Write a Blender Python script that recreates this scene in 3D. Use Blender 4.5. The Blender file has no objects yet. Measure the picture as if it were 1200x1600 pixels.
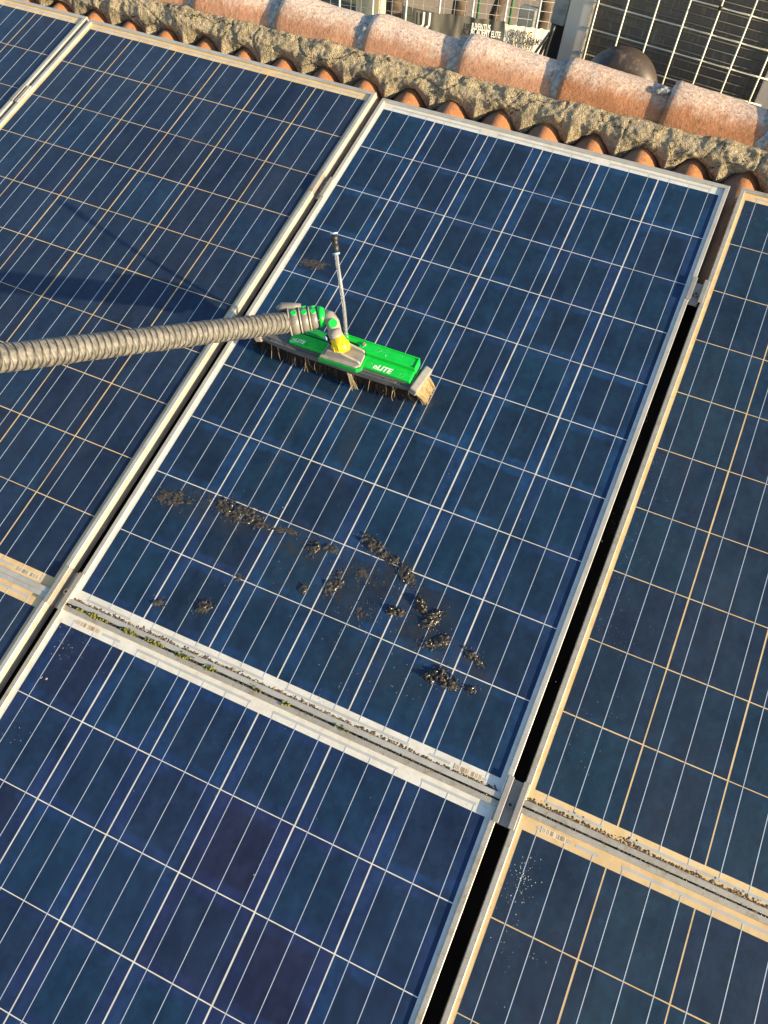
import bpy, bmesh, math, random
from math import radians as rad, sin, cos, pi
from mathutils import Vector, Matrix, noise

scene = bpy.context.scene
random.seed(7)

# ------------------------------------------------------------------ camera, light, exposure
PITCH = rad(18.0)            # slope of the tiled roof
HROOF = 6.3                  # height of the roof reference point above the ground
ROOF = Matrix.Translation((0, 0, HROOF)) @ Matrix.Rotation(PITCH, 4, 'X')   # roof frame: x along ridge, y up slope, z off the roof
CAM_POS = Vector((0.44643502, -1.01530145, 1.59276714))     # in the roof frame
CAM_R = Vector((0.90993899, 0.4100472, -0.06222807))
CAM_D = Vector((0.34753488, -0.8357388, -0.42515898))
CAM_F = Vector((-0.22634166, 0.36524231, -0.90297702))
FPX = 1263.17
cam_data = bpy.data.cameras.new('camera')
cam = bpy.data.objects.new('camera', cam_data)
scene.collection.objects.link(cam)
M = Matrix((CAM_R, -CAM_D, -CAM_F)).transposed().to_4x4()
M.translation = CAM_POS
cam.matrix_world = ROOF @ M
cam_data.sensor_fit = 'VERTICAL'
cam_data.sensor_height = 24.0
cam_data.lens = 24.0 * FPX / 1600.0
cam_data.clip_start = 0.02
cam_data.clip_end = 3000
scene.camera = cam

SUN_DIR = (ROOF.to_3x3() @ Vector((3.4, -0.2, 1.0))).normalized()   # towards the sun
sun_el = math.asin(SUN_DIR.z)
sun_az = math.atan2(SUN_DIR.x, SUN_DIR.y)                            # clockwise from +Y
world = bpy.data.worlds.new('World')
scene.world = world
world.use_nodes = True
wn = world.node_tree.nodes; wl = world.node_tree.links
wn.clear()
sky = wn.new('ShaderNodeTexSky'); sky.sky_type = 'NISHITA'; sky.sun_disc = False
sky.sun_elevation = sun_el; sky.sun_rotation = sun_az
sky.air_density = 1.0; sky.dust_density = 0.8; sky.ozone_density = 1.6
bg = wn.new('ShaderNodeBackground'); bg.inputs[1].default_value = 0.12
wo = wn.new('ShaderNodeOutputWorld')
wl.new(sky.outputs[0], bg.inputs[0]); wl.new(bg.outputs[0], wo.inputs[0])

sun_data = bpy.data.lights.new('sun', 'SUN')
sun_data.energy = 5.0; sun_data.angle = rad(0.8); sun_data.color = (1.0, 0.78, 0.46)
sun = bpy.data.objects.new('sun', sun_data)
scene.collection.objects.link(sun)
sun.rotation_euler = (-SUN_DIR).to_track_quat('-Z', 'Y').to_euler()

scene.view_settings.view_transform = 'Standard'
scene.view_settings.look = 'None'
scene.view_settings.exposure = 1.2
scene.view_settings.gamma = 1.0
scene.view_settings.use_curve_mapping = False

# ------------------------------------------------------------------ helpers
COL = scene.collection
def tag(o, label=None, cat=None, group=None, kind=None):
    if label: o['label'] = label
    if cat: o['category'] = cat
    if group: o['group'] = group
    if kind: o['kind'] = kind
    return o
def empty(name, mat):
    o = bpy.data.objects.new(name, None); COL.objects.link(o)
    o.empty_display_size = 0.05; o.matrix_world = mat
    return o
def link(name, me, parent=None, mat=None):
    o = bpy.data.objects.new(name, me); COL.objects.link(o)
    if parent is not None: o.parent = parent
    if mat is not None: o.matrix_local = mat
    return o
def copy_tree(o, parent=None):
    c = o.copy(); COL.objects.link(c)
    if parent is not None: c.parent = parent
    for ch in list(o.children): copy_tree(ch, c)
    return c
def pix(x, y, h=0.0):
    """roof-frame point at height h above the glass seen at a photo pixel"""
    d = CAM_R * ((x - 600) / FPX) + CAM_D * ((y - 800) / FPX) + CAM_F
    return CAM_POS + d * ((h - CAM_POS.z) / d.z)
CAMW = ROOF @ CAM_POS
def far(x, y, Y):
    """world point on the vertical plane at world depth Y seen at a photo pixel"""
    d = ROOF.to_3x3() @ (CAM_R * ((x - 600) / FPX) + CAM_D * ((y - 800) / FPX) + CAM_F)
    return CAMW + d * ((Y - CAMW.y) / d.y)

class MB:
    def __init__(s): s.v = []; s.f = []; s.sm = []
    def add(s, vs, fs, smooth=False):
        n = len(s.v); s.v += [tuple(v) for v in vs]
        s.f += [tuple(i + n for i in f) for f in fs]; s.sm += [smooth] * len(fs)
        return s
    def box(s, x0, x1, y0, y1, z0, z1, m=None):
        vs = [Vector((x, y, z)) for z in (z0, z1) for y in (y0, y1) for x in (x0, x1)]
        if m: vs = [m @ v for v in vs]
        return s.add(vs, [(0, 2, 3, 1), (4, 5, 7, 6), (0, 1, 5, 4), (1, 3, 7, 5), (3, 2, 6, 7), (2, 0, 4, 6)])
    def bbox(s, x0, x1, y0, y1, z0, z1, b=0.002, m=None):
        """box with chamfered edges"""
        bm = bmesh.new(); bmesh.ops.create_cube(bm, size=1)
        for v in bm.verts:
            v.co = Vector(((x0 + x1) / 2 + v.co.x * (x1 - x0), (y0 + y1) / 2 + v.co.y * (y1 - y0), (z0 + z1) / 2 + v.co.z * (z1 - z0)))
        bmesh.ops.bevel(bm, geom=bm.edges[:], offset=b, segments=2, affect='EDGES', profile=0.5)
        bm.verts.index_update()
        vs = [(m @ v.co if m else v.co.copy()) for v in bm.verts]
        fs = [[v.index for v in f.verts] for f in bm.faces]
        bm.free(); return s.add(vs, fs)
    def tube(s, pts, rs, n=12, caps=True, smooth=True):
        pts = [Vector(p) for p in pts]
        if not hasattr(rs, '__len__'): rs = [rs] * len(pts)
        up = None; rings = []
        for i, p in enumerate(pts):
            t = (pts[min(i + 1, len(pts) - 1)] - pts[max(i - 1, 0)]).normalized()
            if up is None:
                up = Vector((0, 0, 1)) if abs(t.z) < 0.9 else Vector((1, 0, 0))
            a = (up - t * up.dot(t)).normalized(); up = a; b = t.cross(a)
            rings.append([p + (a * cos(2 * pi * k / n) + b * sin(2 * pi * k / n)) * rs[i] for k in range(n)])
        vs = [v for r in rings for v in r]; fs = []
        for i in range(len(rings) - 1):
            for k in range(n):
                fs.append((i * n + k, i * n + (k + 1) % n, (i + 1) * n + (k + 1) % n, (i + 1) * n + k))
        s.add(vs, fs, smooth)
        if caps:
            o = len(s.v) - len(vs)
            s.f.append(tuple(o + k for k in reversed(range(n)))); s.sm.append(False)
            o2 = o + (len(rings) - 1) * n
            s.f.append(tuple(o2 + k for k in range(n))); s.sm.append(False)
        return s
    def prism(s, poly, axis, a0, a1, m=None):
        """extrude a 2D polygon along an axis: poly in the two other axes"""
        def P(q, a):
            v = {'x': Vector((a, q[0], q[1])), 'y': Vector((q[0], a, q[1])), 'z': Vector((q[0], q[1], a))}[axis]
            return m @ v if m else v
        n = len(poly)
        vs = [P(q, a0) for q in poly] + [P(q, a1) for q in poly]
        fs = [tuple(range(n)), tuple(range(2 * n - 1, n - 1, -1))] + [(i, i + n, (i + 1) % n + n, (i + 1) % n) for i in range(n)]
        return s.add(vs, fs)
    def mesh(s, name, mat):
        me = bpy.data.meshes.new(name); me.from_pydata(s.v, [], s.f)
        me.polygons.foreach_set('use_smooth', s.sm)
        bm = bmesh.new(); bm.from_mesh(me); bmesh.ops.recalc_face_normals(bm, faces=bm.faces[:]); bm.to_mesh(me); bm.free()
        me.materials.append(mat); me.update()
        return me
    def build(s, name, mat, parent=None, m=None): return link(name, s.mesh(name, mat), parent, m)

# ------------------------------------------------------------------ materials
class NT:
    def __init__(s, name):
        s.m = bpy.data.materials.new(name); s.m.use_nodes = True
        s.t = s.m.node_tree; s.n = s.t.nodes; s.b = s.n['Principled BSDF']
    def new(s, k, **kw):
        n = s.n.new(k)
        for a, v in kw.items(): setattr(n, a, v)
        return n
    def set(s, inp, v):
        if isinstance(v, bpy.types.NodeSocket): s.t.links.new(v, inp)
        elif isinstance(v, (tuple, list)) and len(v) == 3 and inp.type == 'RGBA': inp.default_value = (*v, 1)
        else: inp.default_value = v
    def p(s, **kw):
        for k, v in kw.items(): s.set(s.b.inputs[k.replace('_', ' ')], v)
        return s
    def coord(s, out='Object'): return s.new('ShaderNodeTexCoord').outputs[out]
    def world(s): return s.new('ShaderNodeNewGeometry').outputs['Position']
    def mapping(s, vec, scale=(1, 1, 1), loc=(0, 0, 0), rot=(0, 0, 0)):
        n = s.new('ShaderNodeMapping'); s.set(n.inputs[0], vec)
        n.inputs['Scale'].default_value = scale; n.inputs['Location'].default_value = loc; n.inputs['Rotation'].default_value = rot
        return n.outputs[0]
    def noise(s, vec, scale, detail=4, rough=0.55, out=0):
        n = s.new('ShaderNodeTexNoise'); s.set(n.inputs['Vector'], vec)
        n.inputs['Scale'].default_value = scale; n.inputs['Detail'].default_value = detail; n.inputs['Roughness'].default_value = rough
        return n.outputs[out]
    def voro(s, vec, scale, feature='F1', out='Distance', rnd=1.0):
        n = s.new('ShaderNodeTexVoronoi', feature=feature); s.set(n.inputs['Vector'], vec)
        n.inputs['Scale'].default_value = scale; n.inputs['Randomness'].default_value = rnd
        return n.outputs[out]
    def ramp(s, fac, stops, interp='LINEAR'):
        n = s.new('ShaderNodeValToRGB'); s.set(n.inputs[0], fac); e = n.color_ramp.elements
        n.color_ramp.interpolation = interp
        while len(e) < len(stops): e.new(0.5)
        for k, (pos, c) in enumerate(stops):
            e[k].position = pos; e[k].color = (*c, 1) if len(c) == 3 else c
        return n.outputs[0]
    def step(s, fac, a, b):
        n = s.new('ShaderNodeMapRange', interpolation_type='SMOOTHSTEP'); s.set(n.inputs[0], fac)
        n.inputs[1].default_value = a; n.inputs[2].default_value = b
        return n.outputs[0]
    def mix(s, fac, a, b, mode='MIX'):
        n = s.new('ShaderNodeMix', data_type='RGBA', blend_type=mode)
        s.set(n.inputs[0], fac); s.set(n.inputs[6], a); s.set(n.inputs[7], b)
        return n.outputs[2]
    def math(s, op, a, b=0.0, c=0.0):
        n = s.new('ShaderNodeMath', operation=op); s.set(n.inputs[0], a); s.set(n.inputs[1], b); s.set(n.inputs[2], c)
        return n.outputs[0]
    def xyz(s, vec):
        n = s.new('ShaderNodeSeparateXYZ'); s.set(n.inputs[0], vec); return n.outputs
    def rnd(s): return s.new('ShaderNodeObjectInfo').outputs['Random']
    def bump(s, h, strength=0.3, dist=0.002, normal=None):
        n = s.new('ShaderNodeBump'); s.set(n.inputs['Height'], h)
        n.inputs['Strength'].default_value = strength; n.inputs['Distance'].default_value = dist
        if normal: s.set(n.inputs['Normal'], normal)
        return n.outputs[0]

def plain(name, col, rough=0.5, metal=0.0, var=0.12, scale=60, bump=0.0):
    t = NT(name); c = t.coord()
    n = t.noise(c, scale, 5)
    lo = tuple(x * (1 - var) for x in col); hi = tuple(min(1, x * (1 + var)) for x in col)
    t.p(Base_Color=t.ramp(n, [(0.3, lo), (0.7, hi)]), Metallic=metal, Roughness=rough)
    if bump: t.p(Normal=t.bump(n, bump, 0.001))
    return t.m

def cell_mat(name, inner_a, inner_b, edge_a, edge_b, edge_amt, coat_rough, wet, dust, stains=()):
    """blue polycrystalline silicon under glass: grain, tone from cell to cell, paler border, film of water or dust"""
    t = NT(name); c = t.coord(); w = t.world(); r = t.rnd()
    wn_ = t.new('ShaderNodeTexWhiteNoise', noise_dimensions='1D'); t.set(wn_.inputs[1], r)
    r2 = t.xyz(wn_.outputs[1])[1]
    inner = t.mix(r, inner_a, inner_b); edge = t.mix(r2, edge_a, edge_b)
    X = t.xyz(c)
    big = t.noise(w, 9, 3)
    wob = t.math('MULTIPLY_ADD', t.noise(w, 40, 3), 0.012, -0.006)
    ax = t.math('ADD', t.math('ABSOLUTE', X[0]), wob); ay = t.math('ADD', t.math('ABSOLUTE', X[1]), wob)
    ex = t.step(ax, 0.047, 0.058); ey = t.step(ay, 0.054, 0.066)
    e = t.math('MULTIPLY', t.math('MAXIMUM', ex, ey), edge_amt)
    e = t.math('MULTIPLY', e, t.step(big, 0.25, 0.65))
    col = t.mix(e, inner, edge)
    grain = t.voro(t.mapping(w, (1, 1, 1)), 75, out='Color')
    col = t.mix(0.34, col, t.mix(1.0, col, t.ramp(t.xyz(grain)[0], [(0, (0.45, 0.5, 0.6)), (1, (1.5, 1.45, 1.35))]), 'MULTIPLY'))
    # silver finger lines: very fine stripes along the row
    wv = t.new('ShaderNodeTexWave', wave_type='BANDS', bands_direction='Y'); t.set(wv.inputs[0], c)
    wv.inputs['Scale'].default_value = 150
    fing = t.math('MULTIPLY', t.step(wv.outputs[1], 0.8, 1.0), 0.09)
    col = t.mix(fing, col, (0.35, 0.42, 0.5))
    mot = t.noise(t.mapping(w, (1, 0.5, 1)), 22, 6, 0.7)
    col = t.mix(1.0, col, t.ramp(mot, [(0.28, (0.58, 0.62, 0.68)), (0.72, (1.42, 1.36, 1.28))]), 'MULTIPLY')
    # thin uneven film of dust
    d = t.math('MULTIPLY', t.step(t.noise(t.mapping(w, (1, 0.4, 1)), 6, 6, 0.65), 0.3, 0.8), dust)
    col = t.mix(d, col, (0.35, 0.27, 0.17))
    film_m = None
    if stains:      # muddy water left behind by the brush: soft brown patches on the glass
        W = t.xyz(w)
        vv = t.math('ADD', t.math('MULTIPLY', W[1], cos(PITCH)), t.math('MULTIPLY', t.math('SUBTRACT', W[2], HROOF), sin(PITCH)))
        cx = t.new('ShaderNodeCombineXYZ'); t.set(cx.inputs[0], W[0]); t.set(cx.inputs[1], vv)
        for (px, py, lp, wp, ang, amt) in stains:
            c0 = pix(px, py, 0); c1 = pix(px + cos(rad(ang)), py + sin(rad(ang)), 0) - c0
            mp = t.new('ShaderNodeMapping', vector_type='TEXTURE'); t.set(mp.inputs[0], cx.outputs[0])
            mp.inputs['Location'].default_value = (c0.x, c0.y, 0); mp.inputs['Rotation'].default_value = (0, 0, math.atan2(c1.y, c1.x)); mp.inputs['Scale'].default_value = (lp / 640, wp / 520, 1)
            ln = t.new('ShaderNodeVectorMath', operation='LENGTH'); t.set(ln.inputs[0], mp.outputs[0])
            k = t.math('MULTIPLY', t.math('SUBTRACT', 1.0, t.step(ln.outputs['Value'], 0.25, 1.0)), amt)
            film_m = k if film_m is None else t.math('MAXIMUM', film_m, k)
        film_m = t.math('MULTIPLY', film_m, t.step(t.noise(w, 55, 8, 0.75), 0.38, 0.66))
        col = t.mix(film_m, col, (0.034, 0.031, 0.027))
    t.p(Base_Color=col, Roughness=0.6, Specular_IOR_Level=0.1, Coat_Weight=1.0, Coat_IOR=1.33)
    cr = t.math('MULTIPLY_ADD', t.noise(w, 14, 4), coat_rough, coat_rough * 0.4)
    if film_m: cr = t.math('ADD', cr, t.math('MULTIPLY', film_m, 0.3))
    t.p(Coat_Roughness=cr)
    if wet:
        film = t.math('ADD', t.noise(t.mapping(w, (1, 0.6, 1)), 26, 4, 0.6), t.math('MULTIPLY', t.noise(w, 130, 3), 0.25))
        t.p(Coat_Normal=t.bump(film, wet, 0.004))
    return t.m

def laminate(name, col, col2, rough=0.5, dirt=0.0, dirtcol=(0.2, 0.14, 0.08), metal=0.0):
    t = NT(name); w = t.world()
    n = t.noise(w, 30, 6, 0.6)
    c = t.mix(t.step(n, 0.35, 0.7), col, col2)
    if dirt: c = t.mix(t.math('MULTIPLY', t.step(t.noise(w, 90, 6, 0.7), 0.5, 0.75), dirt), c, dirtcol)
    t.p(Base_Color=c, Roughness=rough, Metallic=metal, Coat_Weight=1.0, Coat_IOR=1.33, Coat_Roughness=0.08)
    return t.m

def alu_mat(name, col, dirt):
    t = NT(name); w = t.world()
    n = t.noise(w, 18, 6, 0.65); fine = t.noise(w, 220, 5, 0.7)
    c = t.mix(t.step(n, 0.3, 0.75), col, tuple(x * 0.78 for x in col))
    spot = t.math('MULTIPLY', t.step(fine, 0.56, 0.72), dirt)
    c = t.mix(spot, c, (0.12, 0.09, 0.05))
    c = t.mix(t.math('MULTIPLY', t.step(t.noise(w, 45, 6, 0.75), 0.48, 0.68), dirt * 0.9), c, (0.33, 0.25, 0.15))
    c = t.mix(t.math('MULTIPLY', t.step(t.noise(w, 110, 6, 0.8), 0.55, 0.66), dirt * 0.8), c, (0.62, 0.59, 0.52))
    c = t.mix(t.math('MULTIPLY', t.step(t.noise(w, 75, 6, 0.8), 0.60, 0.72), dirt), c, (0.07, 0.055, 0.035))
    t.p(Base_Color=c, Metallic=0.45, Roughness=t.math('MULTIPLY_ADD', fine, 0.3, 0.3), Normal=t.bump(fine, 0.25, 0.0006))
    return t.m

def terracotta(name, base, dark, lichen, lichen_amt, crest, stain=0.0):
    t = NT(name); c = t.coord(); w = t.world(); r = t.rnd()
    n = t.noise(w, 22, 6, 0.65); fine = t.noise(w, 260, 4, 0.7); blot = t.noise(w, 75, 4, 0.6)
    col = t.mix(t.step(n, 0.3, 0.7), base, tuple(x * 0.72 for x in base))
    col = t.mix(t.math('MULTIPLY', r, 0.35), col, tuple(x * 1.2 for x in base))
    # pale lichen bloom, thickest along the crest where rain and dew sit
    z = t.xyz(c)[2]
    bloom = t.math('MULTIPLY', t.step(t.math('ADD', z, t.math('MULTIPLY_ADD', t.noise(w, 35, 6, 0.7), 0.07, -0.035)), crest - 0.03, crest + 0.012), lichen_amt)
    bloom = t.math('MULTIPLY', bloom, t.step(t.noise(w, 120, 5, 0.75), 0.25, 0.6))
    col = t.mix(bloom, col, lichen)
    spots = t.math('MULTIPLY', t.step(blot, 0.6, 0.68), 0.6)
    col = t.mix(spots, col, dark)
    col = t.mix(0.5, col, t.mix(1.0, col, t.ramp(t.noise(w, 150, 6, 0.8), [(0.3, (0.55, 0.52, 0.5)), (0.7, (1.4, 1.4, 1.4))]), 'MULTIPLY'))
    if stain:  # grey weathering on the left flank, with its shade painted into the colour
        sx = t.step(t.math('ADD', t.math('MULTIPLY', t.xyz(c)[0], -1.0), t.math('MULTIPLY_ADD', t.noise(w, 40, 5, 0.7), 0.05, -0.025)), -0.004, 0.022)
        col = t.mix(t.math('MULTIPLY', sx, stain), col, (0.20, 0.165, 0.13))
    pit = t.step(fine, 0.62, 0.72)
    col = t.mix(t.math('MULTIPLY', pit, 0.5), col, dark)
    t.p(Base_Color=col, Roughness=0.92, Specular_IOR_Level=0.2,
        Normal=t.bump(t.math('ADD', t.math('MULTIPLY', fine, 0.5), blot), 0.9, 0.003))
    return t.m

def mortar_mat(name):
    t = NT(name); w = t.world()
    n = t.noise(w, 13, 6, 0.7); f = t.noise(w, 95, 8, 0.8); g = t.noise(w, 330, 4, 0.75)
    agg = t.voro(t.mix(0.03, w, t.noise(w, 300, 2, out=1)), 210, out='Color'); aggd = t.voro(w, 210)
    col = t.ramp(f, [(0.30, (0.13, 0.11, 0.075)), (0.44, (0.38, 0.325, 0.225)), (0.56, (0.53, 0.46, 0.33)), (0.70, (0.70, 0.63, 0.49))])
    col = t.mix(0.55, col, t.mix(1.0, col, t.ramp(t.xyz(agg)[0], [(0.0, (0.45, 0.43, 0.40)), (0.6, (1.0, 1.0, 1.0)), (1.0, (1.55, 1.5, 1.45))]), 'MULTIPLY'))
    col = t.mix(t.math('MULTIPLY', t.step(n, 0.52, 0.70), 0.40), col, (0.46, 0.36, 0.17))      # ochre lichen
    col = t.mix(t.math('MULTIPLY', t.step(t.noise(w, 24, 5, 0.75), 0.54, 0.72), 0.6), col, (0.34, 0.33, 0.30))   # bare grey cement
    col = t.mix(t.math('MULTIPLY', t.step(g, 0.57, 0.68), 0.75), col, (0.045, 0.04, 0.03))
    crack = t.voro(t.mix(0.10, w, t.noise(w, 16, 5, out=1)), 6.5, feature='DISTANCE_TO_EDGE')
    ck = t.step(crack, 0.0, 0.010)
    col = t.mix(ck, (0.02, 0.018, 0.014), col)
    h = t.math('ADD', t.math('MULTIPLY', f, 1.2), t.math('ADD', t.math('MULTIPLY', g, 0.5), t.math('MULTIPLY', ck, 0.5)))
    h = t.math('ADD', h, t.math('MULTIPLY', aggd, -0.5))
    t.p(Base_Color=col, Roughness=0.97, Specular_IOR_Level=0.1, Normal=t.bump(h, 1.0, 0.009))
    return t.m

MAT = {}
STAINS = ((330, 795, 130, 34, 18, 0.75), (470, 850, 90, 34, 25, 0.7), (540, 910, 70, 60, 20, 0.65), (620, 910, 80, 40, 50, 0.75), (655, 975, 60, 60, 40, 0.75),
          (715, 1040, 80, 34, 35, 0.7), (548, 680, 130, 16, 102, 0.6), (505, 470, 26, 10, 10, 0.3), (660, 625, 60, 14, -10, 0.4), (600, 1050, 130, 40, 20, 0.35), (440, 900, 120, 50, 20, 0.3))
MAT['cell_wet'] = cell_mat('cell_wet', (0.0015, 0.024, 0.061), (0.0025, 0.015, 0.044), (0.004, 0.040, 0.120), (0.007, 0.026, 0.092), 0.9, 0.04, 0.16, 0.004, STAINS)
MAT['cell_dry'] = cell_mat('cell_dry', (0.0025, 0.022, 0.062), (0.0040, 0.014, 0.043), (0.003, 0.021, 0.058), (0.005, 0.015, 0.046), 0.5, 0.10, 0.0, 0.030)
MAT['cell_low'] = cell_mat('cell_low', (0.0015, 0.022, 0.064), (0.0065, 0.010, 0.042), (0.004, 0.032, 0.115), (0.009, 0.017, 0.082), 0.9, 0.04, 0.16, 0.004)  # purplish second tone painted in for reflections of people
MAT['cell_teal'] = cell_mat('cell_teal', (0.0030, 0.026, 0.054), (0.0040, 0.017, 0.045), (0.004, 0.028, 0.068), (0.006, 0.018, 0.050), 0.7, 0.08, 0.08, 0.030)
MAT['sheet_clean'] = laminate('sheet_clean', (0.66, 0.655, 0.61), (0.58, 0.56, 0.50), dirt=0.3)
MAT['sheet_cream'] = laminate('sheet_cream', (0.68, 0.52, 0.28), (0.60, 0.41, 0.18), dirt=0.2)
MAT['sheet_orange'] = laminate('sheet_orange', (0.64, 0.47, 0.25), (0.56, 0.40, 0.20), dirt=0.3)
MAT['ribbon'] = laminate('ribbon', (0.62, 0.70, 0.78), (0.54, 0.61, 0.69), rough=0.45, metal=0.5)
MAT['strip'] = laminate('strip', (0.44, 0.45, 0.44), (0.38, 0.39, 0.38), rough=0.4)
MAT['alu'] = alu_mat('alu', (0.60, 0.58, 0.52), 0.25)
MAT['alu_dirty'] = alu_mat('alu_dirty', (0.50, 0.47, 0.40), 0.85)
MAT['alu_clamp'] = alu_mat('alu_clamp', (0.42, 0.40, 0.36), 0.5)
MAT['steel'] = plain('steel', (0.32, 0.30, 0.28), 0.4, 0.8)
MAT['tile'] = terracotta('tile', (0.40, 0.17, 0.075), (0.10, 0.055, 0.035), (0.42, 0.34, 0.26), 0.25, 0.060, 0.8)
MAT['ridge_tile'] = terracotta('ridge_tile', (0.45, 0.245, 0.155), (0.19, 0.09, 0.055), (0.68, 0.61, 0.54), 0.85, 0.074)
MAT['ridge_brown'] = terracotta('ridge_brown', (0.38, 0.18, 0.095), (0.15, 0.075, 0.05), (0.62, 0.54, 0.47), 0.85, 0.078)
MAT['mortar'] = mortar_mat('mortar')
MAT['grey_mortar'] = plain('grey_mortar', (0.27, 0.275, 0.26), 0.95, 0, 0.5, 90, 0.9)

# ------------------------------------------------------------------ the setting
def ground():
    t = NT('ground'); w = t.world()
    n = t.noise(w, 0.25, 5); f = t.noise(w, 6, 6, 0.7)
    col = t.ramp(n, [(0.35, (0.30, 0.22, 0.14)), (0.65, (0.38, 0.29, 0.19))])
    col = t.mix(t.math('MULTIPLY', t.step(f, 0.5, 0.8), 0.4), col, (0.20, 0.16, 0.11))
    t.p(Base_Color=col, Roughness=0.95, Normal=t.bump(f, 0.5, 0.03))
    o = MB().add([(-1500, -1500, 0), (1500, -1500, 0), (1500, 1500, 0), (-1500, 1500, 0)], [(0, 1, 2, 3)]).build('ground', t.m)
    tag(o, kind='structure')
    t = NT('grass_verge'); w = t.world()
    f = t.noise(w, 5, 6, 0.7)
    t.p(Base_Color=t.ramp(f, [(0.3, (0.045, 0.050, 0.022)), (0.7, (0.12, 0.11, 0.06))]), Roughness=0.95, Normal=t.bump(f, 0.8, 0.05))
    o = MB().add([(-60, 16, 0.004), (60, 16, 0.004), (60, 22.5, 0.004), (-60, 22.5, 0.004)], [(0, 1, 2, 3)]).build('grass_verge', t.m)
    tag(o, kind='structure')
ground()

TILE_P = 0.1405; TILE_U0 = -0.458      # pitch of the cover tiles along the ridge, crest of one of them
RIDGE_V, RIDGE_H = 1.050, -0.029         # axis of the ridge tiles in the roof frame
U_MIN, U_MAX = -2.35, 1.15

def roof_body():
    deck = MB()
    # boarding below the tiles, in the roof frame
    deck.box(U_MIN, U_MAX, -3.2, RIDGE_V, -0.17, -0.125)
    o = deck.build('roof_deck', plain('roof_deck', (0.035, 0.024, 0.018), 0.9, 0, 0.3, 30, 0.4)); o.matrix_world = ROOF
    tag(o, kind='structure')
    # house walls under the roof and the flat terrace behind the ridge
    mw = plain('render_wall', (0.48, 0.42, 0.32), 0.95, 0, 0.1, 8, 0.3)
    yb = (ROOF @ Vector((0, RIDGE_V + 0.03, 0))).y; yf = (ROOF @ Vector((0, -3.0, 0))).y
    zr = HROOF + 0.12; zf = (ROOF @ Vector((0, -3.0, -0.2))).z
    w = MB().prism([(yf, 0.0), (yb, 0.0), (yb, zr), (yf, zf)], 'x', U_MIN + 0.2, U_MAX - 0.2)
    tag(w.build('house_wall', mw), kind='structure')
    t = MB().box(-0.75, U_MAX - 0.2, yb + 0.003, 2.7, 0.0, HROOF - 0.5)
    tag(t.build('terrace', plain('terrace', (0.30, 0.28, 0.25), 0.9, 0, 0.15, 12, 0.3)), kind='structure')
roof_body()

# ---- cover tiles of the last course: half barrels that taper towards the ridge
def cover_tile_mesh():
    mb = MB(); NA, NL = 16, 14; L = 0.46; th = 0.012
    outer = []; inner = []
    for i in range(NL + 1):
        s = i / NL; y = -L + s * L
        r = 0.070 - 0.012 * s
        for k in range(NA + 1):
            a = pi * k / NA
            for lst, rr in ((outer, r), (inner, r - th)):
                x = -rr * cos(a); z = rr * (1 - abs(cos(a)) ** 1.85) * 0.86
                nz = noise.noise(Vector((x * 30, y * 20, z * 30))) * 0.0030 + noise.noise(Vector((x * 90, y * 60, z * 90))) * 0.0012
                lst.append((x * (1 + nz * 10), y, z + nz - 0.0))
    n = NA + 1
    fs = [(i * n + k, i * n + k + 1, (i + 1) * n + k + 1, (i + 1) * n + k) for i in range(NL) for k in range(NA)]
    o = len(outer)
    mb.add(outer + inner, fs, True)
    mb.f += [tuple(j + o for j in reversed(f)) for f in fs]; mb.sm += [True] * len(fs)
    for i in range(NL):
        for k in (0, NA):
            mb.f.append((i * n + k, (i + 1) * n + k, o + (i + 1) * n + k, o + i * n + k)); mb.sm.append(False)
    for i in (0, NL):
        for k in range(NA):
            mb.f.append((i * n + k, i * n + k + 1, o + i * n + k + 1, o + i * n + k)); mb.sm.append(False)
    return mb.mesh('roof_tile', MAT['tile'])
TILE_CREST = -0.040
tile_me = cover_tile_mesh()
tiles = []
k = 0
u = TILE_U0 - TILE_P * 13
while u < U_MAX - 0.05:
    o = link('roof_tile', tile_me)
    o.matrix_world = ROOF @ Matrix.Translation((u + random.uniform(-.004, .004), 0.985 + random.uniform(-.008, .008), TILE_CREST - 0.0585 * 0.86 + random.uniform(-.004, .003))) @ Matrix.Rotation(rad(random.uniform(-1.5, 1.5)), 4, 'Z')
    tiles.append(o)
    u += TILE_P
def ordn(i):
    w = ['first', 'second', 'third', 'fourth', 'fifth', 'sixth', 'seventh', 'eighth', 'ninth', 'tenth', 'eleventh', 'twelfth', 'thirteenth', 'fourteenth', 'fifteenth', 'sixteenth', 'seventeenth', 'eighteenth', 'nineteenth', 'twentieth']
    return w[i] if i < len(w) else 'far'
# channel tiles (hollow side up) between them
def channel_mesh():
    mb = MB(); NA = 8; L = 0.46; pts = []
    for y in (-L, 0):
        for k in range(NA + 1):
            a = pi + pi * k / NA
            pts.append((0.05 * cos(a), y, 0.05 * sin(a) * 0.6))
    n = NA + 1
    mb.add(pts, [(k, k + 1, n + k + 1, n + k) for k in range(NA)], True)
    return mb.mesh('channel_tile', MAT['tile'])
ch_me = channel_mesh()
deck_obj = bpy.data.objects['roof_deck']
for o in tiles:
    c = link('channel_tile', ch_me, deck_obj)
    c.matrix_local = Matrix.Translation((ROOF.inverted() @ o.matrix_world).translation + Vector((TILE_P / 2, -0.01, -0.012)))

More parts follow.
